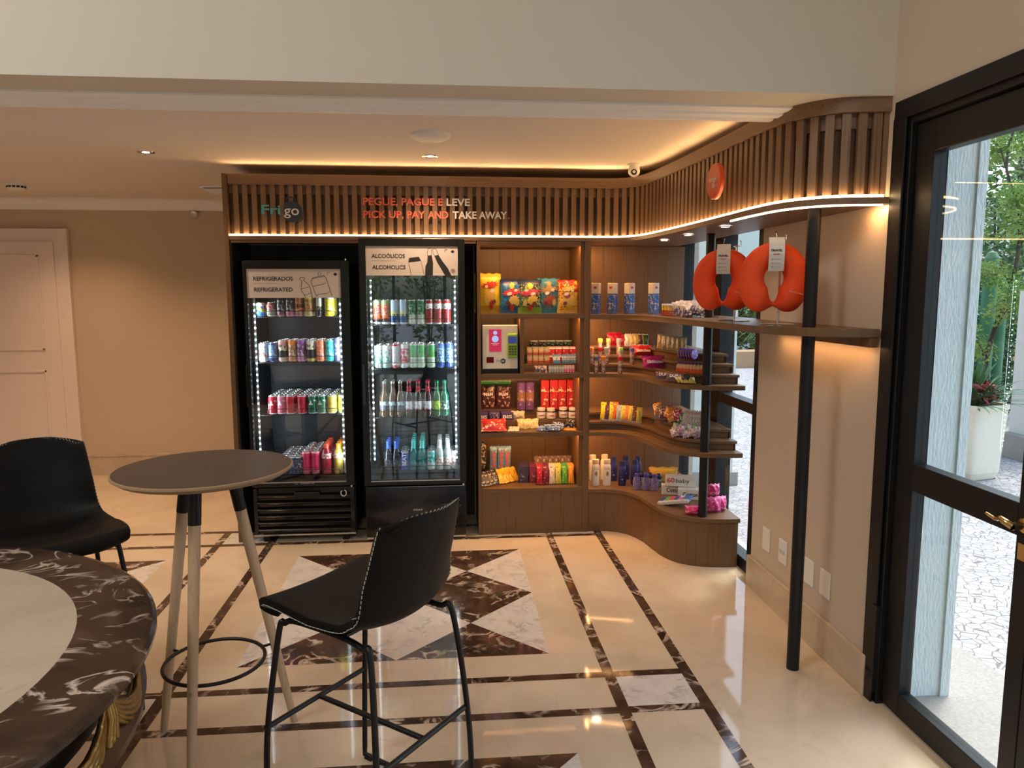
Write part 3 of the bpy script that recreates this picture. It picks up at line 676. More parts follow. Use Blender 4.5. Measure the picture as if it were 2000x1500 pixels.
def stucco():
    mt = STUCCO; nt = mt.node_tree; N, L = nt.nodes, nt.links; b = nt.nodes['Principled BSDF']
    tc = N.new('ShaderNodeTexCoord'); mp = N.new('ShaderNodeMapping'); mp.inputs['Scale'].default_value = (110, 110, 32); L.new(tc.outputs['Object'], mp.inputs[0])
    n = N.new('ShaderNodeTexNoise'); n.inputs['Scale'].default_value = 1; n.inputs['Detail'].default_value = 3; L.new(mp.outputs[0], n.inputs['Vector'])
    bp = N.new('ShaderNodeBump'); bp.inputs['Strength'].default_value = .6; bp.inputs['Distance'].default_value = .01; L.new(n.outputs['Fac'], bp.inputs['Height']); L.new(bp.outputs[0], b.inputs['Normal'])
stucco()
GRAN = plain('speckled_granite', (.34, .31, .28), .6, var=.35, vs=90)
q = MB(); q.box(1.78, 30, -14, 30, -.14, -.012); q.box(-9, 1.78, -30, -6.3, -.14, -.012); struct(q, 'ground', cobble())
q = MB(); q.box(1.88, 2.15, -6, 12, 2.85, 3.0); struct(q, 'unseen_sun_shield', FASCP)  # unseen slab added above the doorway to hold back the sun
def thing1(q, name, mats, label, cat, group=None, **k): return tag(q.build(name, mats, **k), label, cat, group)
q = MB(); q.box(1.80, 1.966, 2.585, 2.95, -.01, 2.85); q.box(1.93, 1.966, 2.575, 2.585, -.01, 2.85); struct(q, 'wall_pier_right', STUCCO)
q = MB(); q.box(1.80, 2.30, 2.10, 2.95, -.012, .015); struct(q, 'door_sill', GRAN)
q = MB(); q.box(2.02, 2.40, 5.9, 6.4, -.01, 2.85); q.box(2.0, 2.44, 5.87, 6.43, -.01, .10, 1); struct(q, 'wall_pier_rear', [STUCCO, GRAN])
q = MB(); q.box(5.0, 13.5, 15.4, 16.0, -.01, .34); struct(q, 'wall_planter', plain('ochre_planter', (.50, .30, .16), .8))
q = MB(); q.box(4, 18, 19.5, 19.8, -.01, 4.2); struct(q, 'garden_wall', plain('pale_garden_wall', (.70, .70, .62), .9))
q = MB(); q.box(5.62, 7.4, 6.5, 6.8, -.01, 1.62); q.box(5.50, 7.4, 6.4, 6.8, -.01, .22, 1); struct(q, 'wall_courtyard', [plain('white_courtyard_wall', (.72, .68, .62), .8), GRAN])
LEAFM = {}
def leafmat(nm, a, b_):
    mt, nt, b = new(nm); N, L = nt.nodes, nt.links
    tc = N.new('ShaderNodeTexCoord'); n = N.new('ShaderNodeTexNoise'); n.inputs['Scale'].default_value = 6; L.new(tc.outputs['Object'], n.inputs['Vector'])
    r = ramp(N, [(.35, a), (.65, b_)]); L.new(n.outputs['Fac'], r.inputs[0]); L.new(r.outputs[0], b.inputs['Base Color']); b.inputs['Roughness'].default_value = .5
    b.inputs['Subsurface Weight'].default_value = 0
    return mt
LG = leafmat('bright_leaf', (.10, .22, .03), (.34, .48, .10)); LD = leafmat('dark_leaf', (.02, .07, .02), (.08, .18, .05)); LM = leafmat('mid_leaf', (.05, .13, .03), (.20, .34, .10)); BARK = plain('bark', (.06, .045, .035), .9)
RLF = leafmat('red_leaf', (.20, .02, .03), (.35, .05, .05))
def leaves(q, c, rad, n, size, m=0, rng=random):
    for _ in range(n):
        while True:
            v = Vector([rng.uniform(-1, 1) for _ in range(3)])
            if v.length <= 1: break
        p = Vector(c)+Vector((v.x*rad[0], v.y*rad[1], v.z*rad[2])); s = size*rng.uniform(.6, 1.3)
        R = Euler((rng.uniform(0, 6), rng.uniform(0, 6), rng.uniform(0, 6))).to_matrix()
        q.add([p+R @ Vector(a) for a in ((0, -s, 0), (s*.35, 0, s*.08), (0, s, 0), (-s*.35, 0, s*.08))], [(0, 1, 2, 3)], m)
def blades(q, c, n, L_, w, m=0, droop=.6, up=.9, rng=random):
    for k in range(n):
        a = rng.uniform(0, 2*PI); e = rng.uniform(.25, 1)*up; d = Vector((math.cos(a), math.sin(a), 0)); l = L_*rng.uniform(.6, 1.1); s = d.cross(Vector((0, 0, 1))); pr = None; vs = []; N_ = 6
        for j in range(N_+1):
            t = j/N_; p = Vector(c)+d*l*t*math.cos(e)+Vector((0, 0, l*(t*math.sin(e)-droop*t*t*.6))); ww = w*(1-t)**.6*(.5+t if t < .5 else 1)
            vs += [p-s*ww, p+s*ww]
        q.add(vs, [(2*j, 2*j+1, 2*j+3, 2*j+2) for j in range(N_)], m, True)
# tall planters with leafy plants
POT = plain('cream_glazed_pot', (.74, .68, .55), .35)
def pot(x, y, w_, h_, rz, label, red):
    o = empty('planter', (x, y, -.012), label, 'potted plant', rz=rz); prof = [(w_*.42, 0), (w_*.40, .0), (w_*.46, h_*.1), (w_*.5, h_*.6), (w_*.53, h_*.93), (w_*.55, h_*.94), (w_*.55, h_), (w_*.48, h_), (w_*.45, h_*.9), (0, h_*.9)]
    def sq(r, n=40):
        P = []
        for k in range(n): a = 2*PI*k/n; c, s = math.cos(a), math.sin(a); e = .28; P.append((r*math.copysign(abs(c)**e, c), r*math.copysign(abs(s)**e, s)))
        return P
    q = MB()
    for (r0, z0), (r1, z1) in zip(prof[:-1], prof[1:]):
        A, B = sq(max(r0, .001)), sq(max(r1, .001)); n = 40
        q.add([(*p, z0) for p in A]+[(*p, z1) for p in B], [(i, (i+1) % n, (i+1) % n+n, i+n) for i in range(n)], 0, False)
    q.build('pot', POT, o)
    q = MB(); blades(q, (0, 0, h_*.9), 150, .62, .024, 0, .55, 1.45); q.build('foliage', LD, o)
    q = MB(); leaves(q, (0, 0, h_+.10), (.22, .22, .12), 160 if red else 60, .045); q.build('red_foliage' if red else 'low_foliage', RLF if red else LM, o)
    return o
P0 = atZ(1918, 937)
pot(P0.x, P0.y+.19, .40, .66, .25, 'tall cream square planter with strappy dark leaves outside the glass door', True)
pot(P0.x+.42, P0.y+.72, .34, .60, .2, 'second cream planter, standing behind the nearer one outside the door', False)
# slender tree behind the planters
def tree(x, y, H_, label, mt, spread, nl, size, trunks=3, seed=1):
    rng = random.Random(seed); o = empty('garden_tree', (x, y, -.012), label, 'tree'); q = MB(); f = MB()
    for t in range(trunks):
        p = Vector((rng.uniform(-.2, .2), rng.uniform(-.2, .2), 0)); pts = [p]; r0 = .035
        for k in range(9): p = p+Vector((rng.uniform(-.16, .16), rng.uniform(-.12, .12), H_/9)); pts.append(p)
        q.tube(smooth_curve(pts, 3), [r0*(1-.8*i/27) for i in range(28)], 6)
        for k in range(2, 10):
            b0 = pts[k]; b1 = b0+Vector((rng.uniform(-1, 1), rng.uniform(-.6, .6), rng.uniform(.1, .7)))*spread*.8; mid = (b0+b1)/2+Vector((rng.uniform(-.1, .1), 0, .08)); q.tube(smooth_curve([b0, mid, b1], 3), [.012, .010, .009, .008, .007, .005, .004], 5)
            for s in np.linspace(.3, 1.1, 5): leaves(f, b0+(b1-b0)*s+Vector((0, 0, .05)), (.28*spread, .28*spread, .16*spread), nl, size, rng=rng)
    q.build('trunk', BARK, o); f.build('crown', mt, o)
P1 = atY(1945, 600, 7.6)
tree(P1.x, 7.6, 3.7, 'slender tree with fine bright green leaves seen through the glass door', LG, .80, 170, .024, 3, 4)
def bush(c, rad, n, size, mt, label, blade=0, nm='garden_shrub', seed=0):
    rng = random.Random(seed); o = empty(nm, (c[0], c[1], max(0, c[2]-rad[2])), label, 'shrub'); q = MB(); leaves(q, (0, 0, rad[2]), rad, n, size, rng=rng)
    if blade: blades(q, (0, 0, rad[2]*.6), blade, rad[0]*1.6, .03, rng=rng)
    q.build('foliage', mt, o)
    q = MB()
    for k in range(5): q.tube([(0, 0, 0), (rng.uniform(-.3, .3)*rad[0], rng.uniform(-.3, .3)*rad[1], rad[2]*1.2)], .015, 5)
    q.build('stems', BARK, o)
bush((7.0, 9.0, 1.15), (.85, .5, 1.15), 2600, .06, LD, 'dense dark shrub behind the slender tree', 20, seed=3)
bush((8.2, 10.3, 2.3), (1.5, .6, 2.3), 4200, .08, LM, 'tall mid-green shrub at the right behind the planters', 20, seed=5)
bush((5.3, 8.6, .5), (.6, .5, .5), 900, .05, LM, 'low shrub by the foot of the pier outside the door', 14, seed=6)
# cactus columns
cc = empty('column_cactus', (6.35, 8.15, -.012), 'upright green column cactus behind the planters', 'cactus'); 
for dx, dy, h in ((0, 0, 2.1), (.22, .1, 1.8), (-.14, .16, 1.5)):
    q = MB()
    q.lathe([(.0, 0), (.07, 0), (.08, h*.5), (.075, h-.08), (.045, h-.02), (0, h)], 12, (dx, dy, 0)); q.build('stem', plain('cactus_green', (.06, .20, .10), .6), cc)
# palm at the top right
pm = empty('garden_palm', (9.6, 11.8, -.012), 'palm with long narrow fronds at the top right outside the door', 'palm'); q = MB(); q.tube([(0, 0, 0), (.05, 0, 2.0), (0, 0, 4.4)], [.09, .08, .07], 10); q.build('trunk', BARK, pm)
q = MB(); rng = random.Random(5)
for k in range(16):
    a = 2*PI*k/16+rng.uniform(-.1, .1); d = Vector((math.cos(a), math.sin(a), 0)); e = rng.uniform(.1, 1.1); prev = None
    for j in range(14):
        t = j/13; p = Vector((0, 0, 4.4))+d*1.9*t*math.cos(e)+Vector((0, 0, 1.9*(t*math.sin(e)-.55*t*t))); s = d.cross(Vector((0, 0, 1)))
        for sg in (-1, 1):
            tip = p+s*sg*.42*(1-t*.6)+d*.18+Vector((0, 0, -.12)); q.add([p, p+d*.03, tip], [(0, 1, 2)])
q.build('fronds', LM, pm)
for i, (x, y, z, r, mt, lb) in enumerate(((6.3, 17.0, .95, (1.0, .5, .75), LD, 'dark shrub in the low ochre planter beyond the corner window'), (7.6, 17.2, .95, (1.1, .5, .9), LM, 'grey-green palm-like shrub in the low ochre planter'), (9.2, 17.3, 1.1, (1.1, .6, 1.0), LD, 'dark shrub at the far end of the ochre planter'), (5.0, 17.4, 1.2, (.9, .5, 1.2), LM, 'shrub at the left end of the ochre planter behind the pier'))):
    bush((x, y, z), r, 1500, .10, mt, lb, 50, seed=20+i)
# greenery beyond the lobby glazing behind the camera
for i in range(5): bush((-3.0+1.3*i, -8.6-.3*(i % 2), 1.6), (.66, .5, 1.6), 620, .09, LG, 'garden shrub outside the lobby glazing behind the camera, '+['westmost','second from west','middle one','second from east','eastmost'][i], 0, seed=40+i)

# ------------------------------------------------------------------ drinks fridges
def line_art(q, pts, w=.0028, m=0, closed=False):
    if closed: pts = list(pts)+[pts[0]]
    for a, b in zip(pts[:-1], pts[1:]):
        a, b = Vector(a), Vector(b); d = (b-a).normalized(); n_ = Vector((-d.y, d.x))*w/2; a = a-d*w*.3; b = b+d*w*.3
        q.add([(a.x-n_.x, 0, a.y-n_.y), (b.x-n_.x, 0, b.y-n_.y), (b.x+n_.x, 0, b.y+n_.y), (a.x+n_.x, 0, a.y+n_.y)], [(0, 1, 2, 3)], m)
def fill_art(q, pts, m=0, y=0): q.add([(a, y, b) for a, b in pts], [list(range(len(pts)))], m)
INK = plain('sign_ink', (.02, .02, .025), .6); STICK = plain('sign_white_card', (.72, .66, .64), .55, var=.01); PINKRED = plain('age_ring_red', (.6, .05, .08), .5)
FRM = plain('satin_black_frame', (.010, .010, .011), .34, spec=.35); INNER = plain('fridge_liner', (.004, .007, .016), .45); SILV = plain('silver_trim', (.55, .55, .56), .3, 1)
GLF = glass_mat('fridge_glass', (.95, .97, .97), 3.0); LEDDOT = emit('led_dot', (.86, .95, 1), 40)
def fridge(name, x0, x1, yf, ztop, gl, gr, gz0, gz1, stz, label, shelves, ledx, grille):
    cx = (x0+x1)/2; o = empty(name, (cx, yf, 0), label, 'fridge', 'drinks fridges')
    def P(nm, mt, q, parent=None, bev=0): return rel(q, o).build(nm, mt, parent or o, bevel=bev)
    yb, yd = 5.185, yf+.05
    q = MB(); q.box(x0, x0+.035, yd+.004, yb, .06, ztop); q.box(x1-.035, x1, yd+.004, yb, .06, ztop); q.box(x0+.035, x1-.035, yb-.03, yb, .06, ztop); q.box(x0+.035, x1-.035, yd+.004, yb-.03, ztop-.035, ztop); q.box(x0+.035, x1-.035, yd+.004, yb-.03, .33, .395)
    q.box(x0+.035, x1-.035, yd+.02, yb-.03, .06, .33); P('body', [FRM], q, bev=.003)
    q = MB(); q.box(x0+.036, x0+.04, yd+.006, yb-.03, .395, ztop-.036); q.box(x1-.04, x1-.036, yd+.006, yb-.03, .395, ztop-.036); q.box(x0+.04, x1-.04, yb-.034, yb-.031, .395, ztop-.036); P('liner', INNER, q)
    for fx in (x0+.05, x1-.09):
        for fy in (yf+.04, yb-.1): P('foot', BLACK, MB().box(fx, fx+.04, fy, fy+.05, 0, .06))
    dt = ztop-.006 if grille else 1.938
    q = MB(); q.box(x0, gl, yf, yd, .375, dt); q.box(gr, x1, yf, yd, .375, dt); q.box(gl, gr, yf, yd, .375, gz0); q.box(gl, gr, yf, yd, gz1, dt); dr_ = P('door', FRM, q, bev=.004)
    q = MB(); q.box(gl, gr, yf+.012, yf+.018, gz0, gz1); P('door_glass', GLF, q, dr_)
    q = MB(); q.box(gl, gr, yf-.0015, yf+.002, gz0-.008, gz0); P('door_trim', SILV, q, dr_)
    q = MB(); q.box(x0-.004 if grille else x0+.006, x0+.008 if grille else x0+.022, yf-.018, yf, .9, 1.16); P('handle', BLACKG if grille else plain('graphite_handle', (.03, .035, .045), .35), q, dr_, .003)
    stk = MB(); stk.box(gl, gr, yf+.008, yf+.011, stz, gz1); st = P('sign_panel', STICK, stk, dr_)
    for s in (0, 1):
        lx = ledx[s]; q = MB(); q.box(lx-.006, lx+.006, yd+.006, yd+.010, gz0+.12, stz+(.0 if grille else -.04)); 
        ls_ = P('led_strip', plain('led_strip_backing', (.45, .5, .52), .5), q); q = MB(); z = gz0+.13
        while z < stz-.01: q.box(lx-.0035, lx+.0035, yd+.003, yd+.006, z-.0035, z+.0035); z += .037
        P('led_dots', LEDDOT, q, ls_)
        area('fridge_led', (lx+(.012 if s == 0 else -.012), yd+.012, (gz0+stz)/2+.05), ((1 if s == 0 else -1), .55, 0), .012, stz-gz0-.1, 2.4, (.80, .92, 1), 170)
    for z in shelves:
        q = MB(); q.tube([(x0+.045, yd+.03, z-.004), (x1-.045, yd+.03, z-.004)], .003, 6); q.tube([(x0+.045, yb-.06, z-.004), (x1-.045, yb-.06, z-.004)], .003, 6)
        n_ = 26
        for k in range(n_): x = x0+.05+(x1-x0-.1)*k/(n_-1); q.tube([(x, yd+.03, z-.003), (x, yb-.06, z-.003)], .0016, 4, cap=False)
        q.tube([(x0+.10, yd+.028, z), (x0+.10, yd+.026, z+.03), (x0+.11, yd+.026, z+.036), (x1-.11, yd+.026, z+.036), (x1-.10, yd+.026, z+.03), (x1-.10, yd+.028, z)], .0022, 6)
        P('wire_shelf', BLACK, q)
    q = MB()
    if grille:
        q.box(x0+.005, x0+.03, yf+.004, yf+.03, .06, .362); q.box(x1-.03, x1-.005, yf+.004, yf+.03, .06, .362); q.box(x0+.03, x1-.03, yf+.02, yf+.03, .06, .362)
        for k in range(6): q.obox(((x0+x1)/2, yf+.014, .095+.044*k), ((x1-x0)/2-.03, .016, .006), (.6, 0, 0))
        P('grille', BLACKG, q, bev=.002)
        q = MB(); q.box(x0+.26, x0+.42, yf-.004, yf+.01, .295, .335); P('control_panel', BLACK, q, bev=.004)
        q = MB(); q.box(x0, x1, yf-.002, yf+.006, .050, .060); P('base_trim', SILV, q)
        q = MB(); c0 = (x1-.07, yf-.008, .325); q.tube([(c0[0]+.017*math.cos(a), c0[1], c0[2]+.02*math.sin(a)) for a in np.linspace(2.2, 2.2+5.3, 22)], .003, 8); P('lock_ring', plain('white_hook', (.7, .65, .58), .4), q)
        text_mesh('maker_lettering', 'metalfrio', .024, SILV, dr_, (-.02, -.001, .389), bold=.01); q = MB(); q.tube([(cx-.045+.009*math.cos(a), yf-.001, .397+.009*math.sin(a)) for a in np.linspace(0, 2*PI, 14, endpoint=False)], .0013, 4, closed=True); P('maker_emblem', SILV, q, dr_)
    else:
        q.box(x0+.006, x1-.006, yf+.004, yf+.03, .03, .362); lp = P('lower_panel', BLACKG, q, bev=.004); text_mesh('maker_lettering', 'imbera', .022, SILV, lp, (-.02, .0035, .20), bold=.01)
        q = MB(); q.box(x0+.008, x1-.008, yf+.0, yf+.006, .018, .028); P('base_trim', SILV, q)
    q = MB(); q.lathe([(0, 0), (.008, 0), (.008, .012), (0, .012)], 10, (x1-.02, yf+.02, ztop)); q.lathe([(0, 0), (.008, 0), (.008, .012), (0, .012)], 10, (x1-.02, yf+.004, .363)); P('hinge', CHROME, q)
    # door is at the thing's origin: sign graphics in local coordinates
    return o, dr_, st, cx
SH1 = (1.456, 1.168, .829, .427); SH2 = (1.404, 1.122, .805, .444)
f1, d1, s1, c1 = fridge('drinks_fridge', -1.245, -.600, 4.70, 1.805, -1.222, -.652, .405, 1.752, 1.575, 'black glass-door fridge signed REFRIGERADOS, full of cans and soft drinks', SH1, (-1.196, -.668), True)
f2, d2, s2_, c2 = fridge('drinks_fridge', -.535, .121, 4.675, 1.912, -.492, .078, .405, 1.893, 1.712, 'taller black glass-door fridge signed ALCOÓLICOS, full of beer and mixed drinks', SH2, (-.470, .058), False)
def sign(st, d, cx, gl, gr, z0, z1, t1, t2, kind):
    W_, H_ = gr-gl, z1-z0; y = .0072; ox, oz = gl-cx, z0
    def T(nm, b, u, v, size, width, mt=INK): return text_mesh(nm, b, size, mt, st, (ox+u*W_, y, oz+v*H_), bold=.014, width=width*W_, ext=.0003)
    T('lettering', t1, .065, .60, .034, .42 if kind == 0 else .36); T('lettering', t2, .07, .22, .034, .41 if kind == 0 else .36)
    q = MB(); line_art(q, [(.065*W_, .50*H_), (.33*W_, .50*H_)], .0012); l = q.build('divider_line', INK, st, loc=(ox, y, oz))
    S = lambda P_: [(a*W_, b*H_) for a, b in P_]
    q = MB()
    if kind == 0:
        line_art(q, S([(.62, 0), (.575, .28), (.575, .45), (.585, .58), (.568, .62), (.56, .66), (.575, .71), (.60, .72), (.615, .69), (.608, .64), (.605, .60), (.66, .44), (.675, .30), (.69, 0)]), .0028); line_art(q, S([(.575, .31), (.665, .38)]), .0022); line_art(q, S([(.60, .08), (.68, .16)]), .0022)
        line_art(q, S([(.735, .06), (.69, .45), (.683, .58), (.70, .69), (.82, .78), (.845, .70), (.905, .05)]), .0028); line_art(q, S([(.70, .66), (.825, .75)]), .002); line_art(q, S([(.765, .76), (.76, .86), (.775, .90), (.788, .87), (.79, .78)]), .0025)
        line_art(q, S([(.705, .40), (.73, .42), (.77, .45), (.80, .46), (.84, .52)]), .0025); line_art(q, S([(.735, .05), (.76, .12), (.80, .13), (.85, .15), (.88, .22)]), .0025)
    else:
        fill_art(q, S([(.46, .45), (.47, .60), (.575, .64), (.60, .50)])); line_art(q, S([(.49, 0), (.465, .42)]), .0022); line_art(q, S([(.60, .48), (.63, .02)]), .0022)
        fill_art(q, S([(.64, 0), (.645, .30), (.665, .45), (.672, .68), (.715, .70), (.73, .42), (.725, 0)])); line_art(q, S([(.672, .68), (.668, .80), (.68, .92), (.70, .93), (.715, .88), (.715, .70)]), .0022)
        fill_art(q, S([(.93, 0), (.86, .0), (.775, .45), (.745, .68), (.79, .70), (.83, .50), (.89, .25)])); line_art(q, S([(.745, .68), (.727, .80), (.725, .90), (.745, .93), (.765, .88), (.79, .70)]), .0022)
    q.build('drink_drawings', INK, st, loc=(ox, y, oz))
    q = MB(); q.tube([(.875*W_+.010*math.cos(a), 0, .84*H_+.010*math.sin(a)) for a in np.linspace(.6, 4.2, 10)], .001, 4); fill_art(q, [(.945*W_+.010*math.cos(a), .82*H_+.009*math.sin(a)) for a in np.linspace(0, 2*PI, 16, endpoint=False)]); line_art(q, [(.92*W_, .83*H_), (.93*W_, .83*H_)], .002); q.build('small_logos', INK, st, loc=(ox, y, oz))
    if kind:
        q = MB(); q.tube([(.945*W_+.011*math.cos(a), 0, .17*H_+.011*math.sin(a)) for a in np.linspace(0, 2*PI, 20, endpoint=False)], .0012, 5, closed=True); r_ = q.build('age_ring', PINKRED, st, loc=(ox, y, oz)); text_mesh('age_lettering', '18', .015, INK, st, (ox+.945*W_-.008, y, oz+.17*H_-.005))
sign(s1, d1, c1, -1.222, -.652, 1.575, 1.752, 'REFRIGERADOS', 'REFRIGERATED', 0)
sign(s2_, d2, c2, -.492, .078, 1.712, 1.893, 'ALCOÓLICOS', 'ALCOHOLICS', 1)

# ------------------------------------------------------------------ packaging materials and shapes
def pm(name, bands, blob=None, rough=.3, metal=0, axis='Z', scale=40, thr=.55, blob2=None, zr=(0, 1)):
    """printed packaging: colour bands along one axis plus printed patches"""
    key = 'print_'+name
    if key in MC: return MC[key]
    mt, nt, b = new(key); N, L = nt.nodes, nt.links
    tc = N.new('ShaderNodeTexCoord'); sp = N.new('ShaderNodeSeparateXYZ'); L.new(tc.outputs['Generated'], sp.inputs[0])
    r = ramp(N, bands if len(bands) > 1 else [(0, bands[0][1]), (1, bands[0][1])], 'CONSTANT'); L.new(sp.outputs['XYZ'.index(axis)], r.inputs[0]); cur = r.outputs[0]
    for i, bl in enumerate([x for x in (blob, blob2) if x]):
        n = N.new('ShaderNodeTexNoise'); n.inputs['Scale'].default_value = scale*1.8*(1+i*.6); n.inputs['Detail'].default_value = 3.5
        mp = N.new('ShaderNodeMapping'); mp.inputs['Location'].default_value = (i*3.1, 1.7*i, .3); mp.inputs['Scale'].default_value = (1, 1, .8+i*.5); L.new(tc.outputs['Object'], mp.inputs[0]); L.new(mp.outputs[0], n.inputs['Vector'])
        g = N.new('ShaderNodeMath'); g.operation = 'GREATER_THAN'; g.inputs[1].default_value = thr+.03*i; L.new(n.outputs['Fac'], g.inputs[0])
        a = N.new('ShaderNodeMath'); a.operation = 'GREATER_THAN'; a.inputs[1].default_value = zr[0]; L.new(sp.outputs[2], a.inputs[0])
        c = N.new('ShaderNodeMath'); c.operation = 'LESS_THAN'; c.inputs[1].default_value = zr[1]; L.new(sp.outputs[2], c.inputs[0])
        m1_ = N.new('ShaderNodeMath'); m1_.operation = 'MULTIPLY'; L.new(g.outputs[0], m1_.inputs[0]); L.new(a.outputs[0], m1_.inputs[1])
        m2_ = N.new('ShaderNodeMath'); m2_.operation = 'MULTIPLY'; L.new(m1_.outputs[0], m2_.inputs[0]); L.new(c.outputs[0], m2_.inputs[1])
        mx = N.new('ShaderNodeMix'); mx.data_type = 'RGBA'; L.new(m2_.outputs[0], mx.inputs[0]); L.new(cur, mx.inputs[6]); mx.inputs[7].default_value = (*bl, 1); cur = mx.outputs[2]
    L.new(cur, b.inputs['Base Color']); b.inputs['Roughness'].default_value = rough; b.inputs['Metallic'].default_value = metal
    MC[key] = mt; return mt
R_ = (.50, .015, .03); DR = (.30, .01, .03); W_ = (.80, .80, .80); S_ = (.62, .64, .66); BK = (.015, .015, .02); NV = (.02, .04, .16); BL = (.03, .14, .55); LB = (.25, .50, .75); GR = (.02, .32, .10); DG = (.01, .12, .06); YL = (.85, .68, .03); GD = (.55, .38, .08); OR = (.85, .26, .03); PK = (.75, .10, .28); PU = (.20, .06, .38); TL = (.02, .42, .42); LM_ = (.38, .75, .06); CRM = (.75, .66, .48); BR = (.12, .05, .03); MAG = (.55, .02, .18)
ALU = plain('can_aluminium', (.72, .73, .74), .25, .9, var=.02)
def can_mesh(r, h):
    q = MB(); q.lathe([(0, .003), (r*.75, 0), (r*.82, .002)], 18, mats=[1, 1]); q.lathe([(r*.82, .002), (r, .011), (r, h-.016), (r*.86, h-.004)], 18, mats=[0]*3); q.lathe([(r*.86, h-.004), (r*.88, h), (r*.80, h), (r*.78, h-.004), (0, h-.004)], 18, mats=[1]*4); return q
def make_can(r, h, mt, loc, label, group, name='drink_can'):
    o = can_mesh(r, h).build(name, [mt, ALU], None, loc=loc); return tag(o, label, 'can', group)
RANK = ['front', 'second back', 'third back', 'fourth back', 'fifth back', 'sixth back']
def can_col(px, y0, z, r, h, mt, desc, n, shelf, name='drink_can', cat_='can', dy=None, maker=None):
    p = atY(px, 700, y0); x = p.x; dy = dy or 2*r+.004; first = None
    for k in range(n):
        lb = f'{desc}, {RANK[k]}, {shelf}'; g = desc.split(',')[0]+' on '+shelf
        loc = (x, y0+r+k*dy, z)
        if first is None: first = (maker(r, h, mt, loc, lb, g) if maker else make_can(r, h, mt, loc, lb, g, name))
        else: dup(first, loc, None, lb, g)
# left fridge. y of front row faces
YA = 4.785
fr1 = ['left fridge top shelf', 'left fridge second shelf', 'left fridge third shelf', 'left fridge bottom shelf']
fr2 = ['right fridge top shelf', 'right fridge second shelf', 'right fridge third shelf', 'right fridge bottom shelf']
def A(px, r, h, bands, blob, desc, n, sh, F_=1, blob2=None, thr=.55, zr=(.2, .8), sc=40):
    mt = pm(desc.split(',')[0].replace(' ', '_'), bands, blob, blob2=blob2, thr=thr, zr=zr, scale=sc)
    can_col(px, YA if F_ == 1 else YA-.02, (SH1 if F_ == 1 else SH2)[sh], r, h, mt, desc, n, (fr1 if F_ == 1 else fr2)[sh])
A(508, .029, .088, [(0, BL), (.75, W_)], (.6, .75, .1), 'blue and white can with a lime splash', 2, 0, thr=.5)
A(532, .029, .090, [(0, (.3, .3, .25)), (.45, DR), (.8, (.35, .12, .1))], (.6, .4, .3), 'dark red and grey can', 2, 0)
A(551, .027, .125, [(0, (.25, .1, .12)), (.25, BK)], (.4, .42, .4), 'black and silver slim can, left of two', 2, 0)
A(568, .027, .125, [(0, (.5, .15, .25)), (.25, BK)], (.45, .42, .4), 'black and rose slim can, right of two', 2, 0)
A(586, .027, .130, [(0, (.35, .15, .15)), (.3, YL), (.42, BK), (.6, (.5, .2, .1))], (.55, .05, .05), 'brown and gold slim can with a red heart', 2, 0)
A(605, .030, .135, [(0, (.5, .42, .2)), (.3, GD), (.8, YL)], (.55, .05, .05), 'gold can with a red emblem', 2, 0)
A(645, .030, .130, [(0, YL), (.85, S_)], (.9, .85, .35), 'bright yellow can', 3, 0)
A(625, .018, .130, [(0, BK), (.5, S_)], (.7, .6, .3), 'narrow silver can between the gold and yellow ones', 2, 0)
A(512, .0285, .122, [(0, (.62, .74, .76))], (.70, .10, .08), 'pale can with a strawberry and a green leaf', 3, 1, blob2=(.1, .5, .2))
A(532, .0275, .122, [(0, NV), (.2, (.12, .22, .45)), (.9, NV)], (.4, .55, .75), 'dark blue can with pale print', 3, 1)
A(551, .0285, .140, [(0, (.65, .45, .35)), (.2, BK), (.5, CRM), (.7, (.75, .42, .38))], BK, 'cream and pink can with a black patch', 3, 1)
A(570, .0285, .140, [(0, (.6, .25, .12)), (.3, (.45, .2, .12)), (.75, OR)], (.7, .6, .5), 'orange and brown energy can', 3, 1)
A(587, .0285, .140, [(0, (.45, .2, .3)), (.3, (.16, .05, .16)), (.8, (.3, .08, .35))], (.6, .4, .6), 'dark plum energy can', 3, 1)
A(606, .0285, .140, [(0, GD), (.15, BK), (.55, CRM), (.8, (.6, .6, .5))], BK, 'cream and black can with a gold foot', 3, 1)
A(625, .0285, .140, [(0, (.80, .22, .10))], (.85, .5, .35), 'salmon orange can', 3, 1)
A(643, .0285, .140, [(0, TL), (.9, (.1, .55, .5))], (.3, .7, .7), 'turquoise can', 3, 1)
A(660, .0285, .150, [(0, (.12, .12, .3))], (.6, .6, .8), 'dark violet can by the right light strip', 2, 1)
cols = [(528, R_, W_, 'red cola can with white script, first column'), (545, (.75, .2, .28), W_, 'pink and silver can'), (562, R_, DR, 'red can with dark berries, third column'), (585, R_, DR, 'red guarana can, fourth column'), (606, DG, W_, 'dark green can'), (624, DG, S_, 'green can with a grey label'), (644, GD, (.45, .25, .03), 'golden yellow can'), (666, LM_, YL, 'lime green can with a yellow stripe')]
for px, c, bb_, d in cols: A(px, .0325, .122, [(0, S_), (.06, c), (.93, S_)], bb_, d, 5, 2, zr=(.25, .75), sc=28)
A(545, .0325, .122, [(0, NV), (.93, S_)], (.25, .3, .45), 'navy blue can, left of three dark columns', 6, 3)
A(562, .0325, .122, [(0, NV), (.93, S_)], (.15, .2, .5), 'navy blue can, middle of three dark columns', 6, 3)
A(576, .0325, .122, [(0, (.02, .03, .08)), (.93, S_)], (.35, .35, .45), 'near-black can, right of three dark columns', 5, 3)
A(590, .0295, .157, [(0, (.55, .12, .16)), (.2, (.62, .03, .12)), (.9, (.75, .3, .3))], (.5, .02, .08), 'tall crimson can, left of two columns', 5, 3)
